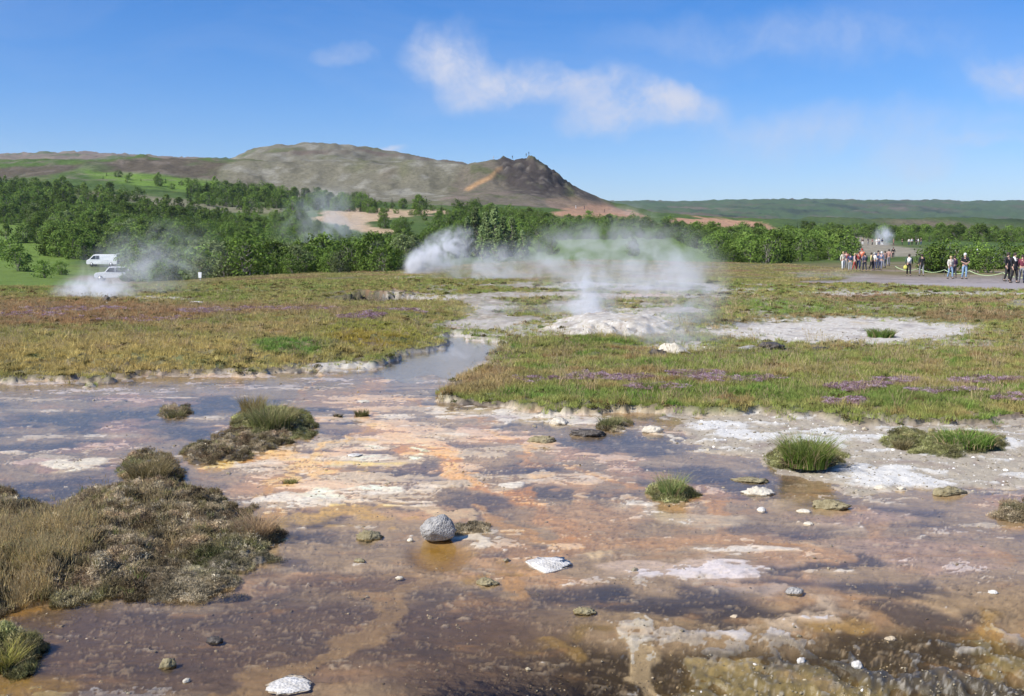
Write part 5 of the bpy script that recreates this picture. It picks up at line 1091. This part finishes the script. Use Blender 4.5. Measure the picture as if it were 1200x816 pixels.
CARW = [[(-.85, 1.02), (-.3, 1.45), (.35, 1.47), (.35, 1.0)], [(.42, 1.0), (.42, 1.47), (1.25, 1.47), (1.25, 1.0)], [(1.32, 1.0), (1.32, 1.46), (1.62, 1.42), (1.82, 1.02)]]
pb = at_d(122, 172.5); c = vehicle('estate_car', pb + Vector((1.6, 0, .02)), math.radians(2), P_BLUE, CAR, 1.72, CARW, (-1.35, 1.35), .32, 'dark blue car mostly hidden behind the white van', 'car')
SUV = [(2.2, .4), (2.22, 1.0), (2.1, 1.75), (1.9, 1.85), (-.3, 1.85), (-.85, 1.2), (-1.95, 1.08), (-2.15, .85), (-2.1, .4)]
SUVW = [[(-.72, 1.2), (-.25, 1.72), (.4, 1.74), (.4, 1.15)], [(.47, 1.15), (.47, 1.74), (1.25, 1.74), (1.25, 1.15)], [(1.32, 1.15), (1.32, 1.74), (1.95, 1.72), (1.98, 1.15)]]
ps = on_ground(131, 329.5, 60, 168); c = vehicle('off_road_car', ps + Vector((0, 0, .02)), math.radians(12), P_WHITE, SUV, 1.8, SUVW, (-1.4, 1.4), .38, 'white off-road car with dark side windows, half veiled by steam', 'car')
bm_obj('windscreen', panel([(-.84, -.74, 1.24), (-.84, .74, 1.24), (-.36, .68, 1.78), (-.36, -.68, 1.78)], .02, (-.75, 0, .66)), M_GLASS, c)

# little white marker at the wood edge
pm = on_ground(233.5, 329.5, 50, 130); root = empty('marker_sign', pm)
bm_obj('post', extrude([(-.03, -.15), (.03, -.15), (.03, .35), (-.03, .35)], .06, .005), plain('sign_post', (.5, .5, .48), .7), root)
bm_obj('panel', extrude([(-.10, .22), (.10, .22), (.13, .62), (-.13, .62)], .03, .006), plain('sign_white', (.8, .8, .78), .6), root).location = (0, -.05, 0)
tag(root, 'small white marker sign on a short post at the wood edge', 'sign')

# rope along the path
M_ROPE = plain('pale_green_rope', (.45, .58, .30), .8); M_POST = plain('rope_post_metal', (.10, .10, .09), .6)
posts = [(1050, 84), (1078, 78), (1108, 73), (1137, 70), (1177, 64), (1216, 60)]
pp = [at_d(px, d) for px, d in posts]
for i, p in enumerate(pp):
    V = []; Fc = []; tube(V, Fc, (0, 0, -.15), (0, 0, .50), .018, .016, 8); tube(V, Fc, (0, 0, .47), (0, 0, .53), .032, .030, 8)
    o = mesh_obj('rope_post', V, Fc, M_POST, smooth=True); o.location = p
    tag(o, 'thin dark metal post holding the rope along the visitor path', 'post', 'rope posts along the path')
V = []; Fc = []
for a, b in zip(pp[:-1], pp[1:]):
    q0 = a + Vector((0, 0, .48))
    for k in range(10):
        t = (k + 1) / 10; q1 = a.lerp(b, t) + Vector((0, 0, .48 - .26 * (1 - (2 * t - 1) ** 2))); tube(V, Fc, q0, q1, .024, .024, 6); q0 = q1
o = mesh_obj('barrier_rope', V, Fc, M_ROPE, smooth=True); tag(o, 'pale green rope sagging between low posts beside the path', 'rope')

# ------------------------------------------------------------------ people
SKIN = plain('skin', (.48, .30, .22), .6); CL = {}
def cloth(c):
    if c not in CL: CL[c] = plain('cloth_%02d' % len(CL), c, .9, .25, 12, bump=.2)
    return CL[c]
HAIR = {'dark': plain('dark_hair', (.04, .028, .02), .7), 'blond': plain('blond_hair', (.45, .33, .17), .7), 'grey': plain('grey_hair', (.4, .39, .38), .7), 'white': plain('white_cap', (.75, .75, .73), .8), 'red': plain('red_cap', (.4, .05, .04), .8)}
def skin_obj(name, verts, edges, radii, mat, parent, root_i=0, levels=1):
    me = bpy.data.meshes.new(name); me.from_pydata(verts, edges, []); me.update(); me.materials.append(mat)
    o = link(name, me, parent); md = o.modifiers.new('Skin', 'SKIN'); md.use_smooth_shade = True
    sv = me.skin_vertices[0].data
    for i, r_ in enumerate(radii): sv[i].radius = (r_ if isinstance(r_, tuple) else (r_, r_))
    sv[root_i].use_root = True
    if levels: s = o.modifiers.new('Subdivision', 'SUBSURF'); s.levels = levels; s.render_levels = levels
    return o
def person(loc, heading, H, top, legs, hair, label, stride=.15, arms='hang', fine=True, bag=None, shorts=False, coat=False, lean=0.0, scarf=False):
    root = empty('person', loc, heading); k = H / 1.75; root.scale = (k, k, k)
    # facing local -Y
    st = stride; J = {'pel': (0, 0, .95), 'belly': (0, -.01, 1.12), 'chest': (0, -.01 - lean, 1.32), 'neck': (0, -lean, 1.48), 'head': (0, -.015 - lean, 1.60), 'crown': (0, .0 - lean, 1.70)}
    for s, n in ((1, 'R'), (-1, 'L')):
        f = st * s
        J['hip' + n] = (s * .095, 0, .90); J['knee' + n] = (s * .10, -.03 - f * .6, .50 + abs(f) * .02); J['ank' + n] = (s * .10, .02 - f * 1.2 + (.05 if s * st < 0 else 0), .085); J['toe' + n] = (s * .115, -.14 - f * 1.2 + (.03 if s * st < 0 else 0), .03)
        J['sho' + n] = (s * .185, -lean, 1.41)
        if arms == 'crossed': J['elb' + n] = (s * .27, -.08, 1.16); J['wri' + n] = (s * .07, -.24, 1.06); J['pal' + n] = (-s * .01, -.25, 1.05); hd = Vector((-s, -.05, -.05))
        elif arms == 'camera': J['elb' + n] = (s * .25, -.14, 1.17); J['wri' + n] = (s * .10, -.28, 1.38); J['pal' + n] = (s * .06, -.31, 1.45); hd = Vector((-s * .5, -.2, .6))
        else: J['elb' + n] = (s * .25, .03 + f * .5, 1.14); J['wri' + n] = (s * .26, -.06 + f * 1.0, .90); J['pal' + n] = (s * .26, -.08 + f * 1.05, .83); hd = Vector((0, -.15, -1))
        J['hd' + n] = hd.normalized()
    V = []; E = []; R = []; ix = {}
    def add(n, r_, p=None):
        ix[n] = len(V); V.append(J[n]); R.append(r_)
        if p: E.append((ix[p], ix[n]))
    add('pel', (.13, .10)); add('belly', (.125, .095), 'pel'); add('chest', (.15, .105), 'belly'); add('neck', .05, 'chest'); add('head', (.075, .09), 'neck'); add('crown', (.062, .075), 'head')
    for s, n in ((1, 'R'), (-1, 'L')):
        add('hip' + n, .085, 'pel'); add('knee' + n, .055, 'hip' + n); add('ank' + n, .036, 'knee' + n); add('toe' + n, .032, 'ank' + n)
        add('sho' + n, .06, 'chest'); add('elb' + n, .042, 'sho' + n); add('wri' + n, .027, 'elb' + n); add('pal' + n, (.036, .018), 'wri' + n)
        if fine:
            w = Vector(J['pal' + n]); hd = J['hd' + n]; sd = hd.orthogonal().normalized() if abs(hd.z) < .9 else Vector((0, 1, 0))
            for q, (off, L_) in enumerate([(-.030, .068), (-.010, .080), (.010, .074), (.028, .058)]):
                b0 = w + sd * off + hd * .03; b1 = b0 + hd * L_ * .5; b2 = b0 + hd * L_ * .85 + Vector((-s * .018, -.01, 0))
                for z_, (pt) in enumerate((b1, b2)):
                    V.append(tuple(pt)); R.append(.009); E.append((ix['pal' + n] if z_ == 0 else len(V) - 2, len(V) - 1))
            th = w + sd * -.045 + hd * .012; V.append(tuple(th)); R.append(.011); E.append((ix['wri' + n], len(V) - 1)); V.append(tuple(th + hd * .035 + Vector((-s * .012, 0, 0)))); R.append(.010); E.append((len(V) - 2, len(V) - 1))
    body = skin_obj('body', V, E, R, SKIN, root, 0, 1)
    # jacket / shirt
    V = [J['pel'], J['belly'], J['chest'], (J['neck'][0], J['neck'][1], 1.45)]; E = [(0, 1), (1, 2), (2, 3)]; R = [(.155, .125), (.15, .12), (.175, .128), .075]
    if coat: V.append((0, 0, .72)); E.append((0, 4)); R.append((.17, .14))
    for s, n in ((1, 'R'), (-1, 'L')):
        q = len(V); V += [J['sho' + n], J['elb' + n]]; R += [.078, .056]; E += [(2, q), (q, q + 1)]
        if not (arms == 'crossed' and fine): V.append(tuple(Vector(J['elb' + n]).lerp(Vector(J['wri' + n]), .85))); R.append(.044); E.append((q + 1, q + 2))
    skin_obj('coat' if coat else 'shirt', V, E, R, cloth(top), root, 0, 1)
    V = [(0, 0, 1.0), J['pel']]; E = [(0, 1)]; R = [(.135, .108), (.14, .112)]
    for s, n in ((1, 'R'), (-1, 'L')):
        q = len(V); kn = J['knee' + n]; V += [J['hip' + n], kn]; R += [.102, .074]; E += [(1, q), (q, q + 1)]
        if not shorts: V.append(tuple(Vector(kn).lerp(Vector(J['ank' + n]), .92))); R.append(.058); E.append((q + 1, q + 2))
    skin_obj('shorts' if shorts else 'trousers', V, E, R, cloth(legs), root, 0, 1)
    for n in ('R', 'L'):
        a = Vector(J['ank' + n]); t = Vector(J['toe' + n]); skin_obj('shoe', [tuple(a + Vector((0, .05, -.035))), tuple(a + Vector((0, -.05, -.03))), tuple(t + Vector((0, -.03, .015)))], [(0, 1), (1, 2)], [(.045, .05), (.048, .05), (.042, .036)], cloth((.05, .045, .04)), root, 0, 1)
    # hair or cap: a shell over the upper back of the skull
    bm = bmesh.new(); bmesh.ops.create_icosphere(bm, subdivisions=3, radius=1)
    c0 = Vector(J['head']) + Vector((0, .012, .035))
    for vv in bm.verts:
        if vv.co.y < -.45 and vv.co.z < .25: vv.co = vv.co * .86
        vv.co = Vector((vv.co.x * .093, vv.co.y * .108, vv.co.z * .105 + (0 if vv.co.z > -.3 or vv.co.y < 0 else -.03))) + c0
    bm_obj('cap' if hair in ('white', 'red') else 'hair', bm, HAIR[hair], root, True)
    if fine:
        for s in (-1, 1):
            bm = bmesh.new(); bmesh.ops.create_icosphere(bm, subdivisions=1, radius=.011); bmesh.ops.translate(bm, verts=bm.verts, vec=(s * .032, J['head'][1] - .088, 1.605)); bm_obj('eye', bm, HAIR['dark'], body)
        bm = bmesh.new(); bmesh.ops.create_cone(bm, cap_ends=True, segments=6, radius1=.018, radius2=.006, depth=.045); bmesh.ops.rotate(bm, verts=bm.verts, cent=(0, 0, 0), matrix=Matrix.Rotation(-.5, 3, 'X')); bmesh.ops.translate(bm, verts=bm.verts, vec=(0, J['head'][1] - .096, 1.58)); bm_obj('nose', bm, SKIN, body, True)
    if scarf: skin_obj('scarf', [(-.10, .02, 1.49), (-.10, -.14, 1.40), (-.07, -.17, 1.22)], [(0, 1), (1, 2)], [.05, .055, .045], cloth((.66, .66, .64)), root, 0, 1)
    if bag:
        bm = bmesh.new(); bmesh.ops.create_cube(bm, size=1); bmesh.ops.scale(bm, verts=bm.verts, vec=(.30, .16, .42)); bmesh.ops.bevel(bm, geom=list(bm.edges), offset=.05, segments=3, affect='EDGES')
        b = bm_obj('backpack', bm, cloth(bag), root, True); b.location = (0, .19, 1.22)
    return tag(root, label, 'person')
def P(px, feet, hpx, heading, top, legs, hair, label, d=None, **kw):
    p = on_ground(px, feet, 45, 320) if d is None else at_d(px, d)
    H = hpx * p.y / F; H = min(1.9, max(1.5, H)); return person(p, math.radians(heading), H, top, legs, hair, label, **kw)
BK = (.014, .014, .016); JE = (.20, .30, .42); WH = (.66, .66, .64); NV = (.03, .045, .11); GR = (.22, .22, .23); RD = (.36, .06, .05)
P(1190, 332, 36, 15, (.012, .012, .014), BK, 'dark', 'person in black jacket and trousers with a white scarf over one shoulder', coat=True, bag=None, stride=.1, scarf=True)
P(1182, 330, 34, 30, BK, (.02, .02, .022), 'dark', 'person in a long black coat close beside another in black', coat=True, stride=.05)
P(1199, 331.5, 33, -20, (.16, .03, .05), GR, 'dark', 'person in dark red top and grey trousers following the two in black', stride=.15)
P(1115, 327, 27, 10, (.58, .54, .46), JE, 'blond', 'person in cream top and light blue jeans at the rope', stride=.12)
P(1119.5, 325.5, 26, -160, (.10, .05, .09), (.05, .05, .06), 'dark', 'person in dark purple jacket half hidden behind the cream top', stride=.05)
P(1131.5, 327.5, 31, 0, BK, JE, 'white', 'person in black shirt, jeans and pale cap with arms crossed', arms='crossed', stride=.04)
w = P(1066, 323.5, 26, 165, (.05, .08, .06), BK, 'dark', 'person in dark green jacket with a white backpack walking away', bag=WH, stride=.14)
bm = rock_mesh(3, .14, .10, .17, .12, 3, .6); b = bm_obj('carrier_bag', bm, plain('yellow_plastic', (.62, .60, .12), .5), smooth=True); b.location = w.location + Vector((-.30, -.1, .62)); tag(b, 'yellow plastic bag carried by the walker in dark green', 'bag')
P(1081, 323.5, 26, 175, BK, GR, 'dark', 'person in loose black coat and grey leggings walking away', coat=True, stride=.12)
GRP = [(988.5, 317, 22, 20, (.60, .56, .46), WH, 'blond', 'person in cream jacket and white trousers at the end of the tour group'), (992, 316, 22, -30, (.24, .06, .06), GR, 'dark', 'person in maroon jacket beside the cream jacket in the tour group'),
 (997, 318, 21, 150, NV, (.28, .29, .31), 'dark', 'person in navy jacket and grey trousers in the tour group'), (1002, 317, 20, 60, (.55, .40, .38), RD, 'blond', 'person in pink top and red trousers in the tour group'),
 (1006.5, 317, 22, 10, RD, NV, 'dark', 'person in bright red jacket and navy trousers in the tour group'), (1010.5, 315, 24, -40, (.48, .13, .06), (.1, .1, .12), 'red', 'person in orange jacket and red cap in the middle of the tour group'),
 (1014, 318.5, 22, 190, (.09, .09, .13), (.03, .03, .05), 'dark', 'person all in dark grey blue in the tour group'), (1021.5, 317, 21, 80, (.50, .42, .20), BK, 'dark', 'person in mustard top and black trousers in the tour group'),
 (1025, 317, 21, 120, WH, (.05, .05, .08), 'grey', 'person in white jacket and dark trousers in the tour group'), (1029.5, 316.5, 23, 0, NV, NV, 'dark', 'person all in navy next to the white jacket'),
 (1033.5, 317, 22, -60, (.12, .15, .24), (.16, .17, .22), 'white', 'person in steel blue jacket and white cap in the tour group'), (1037.5, 314, 20, 200, (.34, .22, .18), GR, 'dark', 'person in light brown jacket just behind the tour group'),
 (1042, 312, 20, 170, (.38, .22, .18), (.20, .19, .22), 'dark', 'person in pinkish brown jacket walking off from the tour group'), (1047, 303, 12, 170, BK, BK, 'dark', 'lone person in black on the path beyond the tour group')]
for (px, fy, hp, hd, a, b_, h, lab) in GRP: P(px, fy, hp, hd, a, b_, h, lab, fine=False, stride=random.uniform(-.12, .14))
FARP = [(1010.5, BK, WH, 'black top and white trousers'), (1017, (.05, .05, .06), GR, 'charcoal top and grey trousers'), (1022, (.2, .08, .08), BK, 'brick red top'), (1027, WH, WH, 'white clothes from head to foot'), (1030, (.6, .6, .58), NV, 'white top and navy trousers'), (1033.5, NV, WH, 'navy top and white trousers'), (1047, (.34, .12, .1), (.2, .1, .1), 'rust red clothes'),
        (1057, BK, BK, 'black clothes'), (1065, WH, NV, 'white jacket and dark blue trousers'), (1068.5, (.62, .64, .66), BK, 'pale grey jacket and black trousers'), (1073.5, (.1, .08, .1), BK, 'dark plum jacket'), (1075.8, WH, GR, 'white shirt and grey trousers'), (1079, BK, NV, 'black jacket and navy trousers')]
for i, (px, a, b_, lab) in enumerate(FARP): P(px, 290.5, 8.5, 40 * i, a, b_, 'dark' if i % 3 else 'blond', 'far person in %s by the distant steaming spring' % lab, d=212 + (i % 3) * 4, fine=False, stride=.08)
for (px, dd, a, h, lab) in [(1120.5, 106, (.30, .14, .12), 'white', 'person in red brown jacket and white cap behind the path bushes'), (1128.5, 104, (.35, .27, .22), 'blond', 'fair haired person in tan jacket behind the path bushes'), (1146, 108, (.2, .16, .16), 'white', 'person in grey jacket and white cap behind the path bushes'), (1166, 104, (.5, .5, .5), 'grey', 'person in light grey jacket between the path bushes')]: P(px, 312, 19, 20, a, GR, h, lab, d=dd, fine=False)
def crest(px):
    ds = np.linspace(470, 640, 400); x = (px - CX) / F * ds * .995; z = far_h(x, ds); i = int(np.argmin(proj(x, ds, z)[1])); return Vector((x[i], ds[i], z[i]))
for (px, a, lab) in [(600.5, BK, 'tiny dark figure on the left knob of the crag'), (616.5, BK, 'tiny dark figure on the highest top of the crag'), (619.5, NV, 'second dark figure beside the one on the highest top'), (578.5, WH, 'tiny white clad figure on the shoulder of the crag')]: person(crest(px), .4, 1.8, a, BK if a != WH else WH, 'dark', lab, fine=False)
for (px, py, a, lab) in [(674.5, 245, WH, 'white clad walker on the red clay under the crag'), (684.5, 246, (.06, .05, .07), 'dark clad walker on the red clay under the crag'), (708, 250, (.1, .06, .06), 'second dark walker farther along the red clay')]:
    person(on_ground(px, py, 250, 600), .8, 1.8, a, a, 'dark', lab, fine=False)

# ------------------------------------------------------------------ steam
def steam(px, py, d, rx, ry, rz, dens, label, seed=0, scale=1.0, thr=.42, tilt=0.0, power=1.0):
    c = at_depth(px, py, d)
    bm = bmesh.new(); bmesh.ops.create_icosphere(bm, subdivisions=3, radius=1.0)
    m = bpy.data.materials.new('steam_%02d' % seed); m.use_nodes = True; N = m.node_tree.nodes; L = m.node_tree.links; N.clear()
    out = N.new('ShaderNodeOutputMaterial'); pv = N.new('ShaderNodeVolumePrincipled'); pv.inputs['Color'].default_value = (.97, .975, .99, 1); pv.inputs['Anisotropy'].default_value = .15
    tc = N.new('ShaderNodeTexCoord'); ln = N.new('ShaderNodeVectorMath'); ln.operation = 'LENGTH'; L.new(tc.outputs['Object'], ln.inputs[0])
    fo = N.new('ShaderNodeMapRange'); fo.interpolation_type = 'SMOOTHSTEP'; fo.inputs['From Min'].default_value = 1.0; fo.inputs['From Max'].default_value = .15; L.new(ln.outputs['Value'], fo.inputs['Value'])
    mp = N.new('ShaderNodeMapping'); mp.inputs['Scale'].default_value = (rx, ry, rz); mp.inputs['Location'].default_value = (seed * 7.1, seed * 3.3, 0); L.new(tc.outputs['Object'], mp.inputs['Vector'])
    n = N.new('ShaderNodeTexNoise'); n.inputs['Scale'].default_value = scale; n.inputs['Detail'].default_value = 4; n.inputs['Roughness'].default_value = .6; n.inputs['Distortion'].default_value = 1.2; L.new(mp.outputs[0], n.inputs['Vector'])
    nr = N.new('ShaderNodeMapRange'); nr.inputs['From Min'].default_value = thr; nr.inputs['From Max'].default_value = thr + .25; L.new(n.outputs['Fac'], nr.inputs['Value'])
    a = N.new('ShaderNodeMath'); a.operation = 'MULTIPLY'; L.new(fo.outputs[0], a.inputs[0]); L.new(nr.outputs[0], a.inputs[1])
    b = N.new('ShaderNodeMath'); b.operation = 'MULTIPLY'; L.new(a.outputs[0], b.inputs[0]); b.inputs[1].default_value = dens; L.new(b.outputs[0], pv.inputs['Density']); L.new(pv.outputs[0], out.inputs['Volume'])
    o = bm_obj('steam', bm, m); o.location = c; o.scale = (rx, ry, rz); o.rotation_euler = (0, tilt, 0)
    return tag(o, label, 'steam', kind='stuff')
steam(112, 343, 41, 2.1, 1.3, .85, 2.85, 'dense white steam lying on the spring before the vans', 1, 1.5, .40)
steam(165, 318, 44, 4.2, 2.2, 2.4, 0.63, 'steam from the spring drifting up before the wood', 2, .8, .45, -.35)
steam(515, 296, 78, 3.8, 1.8, 1.8, 2.85, 'thick steam plume blowing off the small vent cone', 3, .85, .42, -.5)
steam(486, 310, 78, 1.0, .8, 1.4, 5.1, 'jet of steam leaving the small vent cone', 4, 1.2, .34, .45)
steam(585, 314, 64, 6.5, 4, 2.0, 0.75, 'low bank of steam trailing from the vent cone', 5, .6, .46)
steam(715, 312, 48, 6.4, 4, 2.9, 0.66, 'wide veil of steam over the hot ground before the lawn', 6, .65, .46)
steam(690, 350, 30, 1.1, .9, 1.25, 2.85, 'steam column rising behind the sinter mound', 7, 1.5, .41)
steam(800, 342, 26, 1.5, 1.2, 1.75, 1.42, 'steam rising from the pool at the sinter rocks', 8, 1.2, .43)
steam(760, 318, 40, 2.0, 1.6, 2.4, 0.825, 'tall ragged steam column beside the wide veil', 17, .9, .44)
steam(790, 395, 21, 1.5, .8, .45, 1.5, 'low steam on the pool behind the flowering bank', 9, 1.6, .42)
steam(640, 368, 30, 3.6, 1.6, .6, 0.9, 'thin steam creeping over the sinter beside the mound', 10, 1.2, .44)
steam(378, 262, 150, 9, 5, 7, 0.24, 'faint steam drifting over the wood edge', 11, .26, .44, -.3)
steam(1036, 277, 225, 3.0, 2.5, 3.0, 1.05, 'bluish steam over the distant spring with visitors', 12, .6, .40)
steam(975, 328, 70, 4.5, 2.5, 1.0, 0.375, 'thin steam drifting round the tour group', 13, .8, .44)
steam(535, 412, 19, 1.5, .9, .32, 0.9, 'wisps of steam over the milky pool', 14, 2.0, .45)
steam(740, 252, 420, 16, 8, 6, 0.045, 'pale steam over the red clay under the crag', 15, .14, .40)
steam(600, 384, 27, 2.5, 1.0, .4, 0.675, 'wisps of steam over the stream behind the pool', 16, 1.6, .45)

# ------------------------------------------------------------------ air
def haze():
    bm = bmesh.new(); bmesh.ops.create_cube(bm, size=1.0); m = bpy.data.materials.new('haze_air'); m.use_nodes = True; N = m.node_tree.nodes; L = m.node_tree.links; N.clear()
    out = N.new('ShaderNodeOutputMaterial'); pv = N.new('ShaderNodeVolumePrincipled'); pv.inputs['Color'].default_value = (.72, .84, 1.0, 1); pv.inputs['Density'].default_value = .00006; pv.inputs['Anisotropy'].default_value = .2; L.new(pv.outputs[0], out.inputs['Volume'])
    zlo = -14.0; zhi = 330.0; o = bm_obj('haze', bm, m); o.scale = (22000, 13000, zhi - zlo); o.location = (0, 3000, (zlo + zhi) / 2); return tag(o, 'thin blue air between here and the hills', 'haze', kind='stuff')
haze()
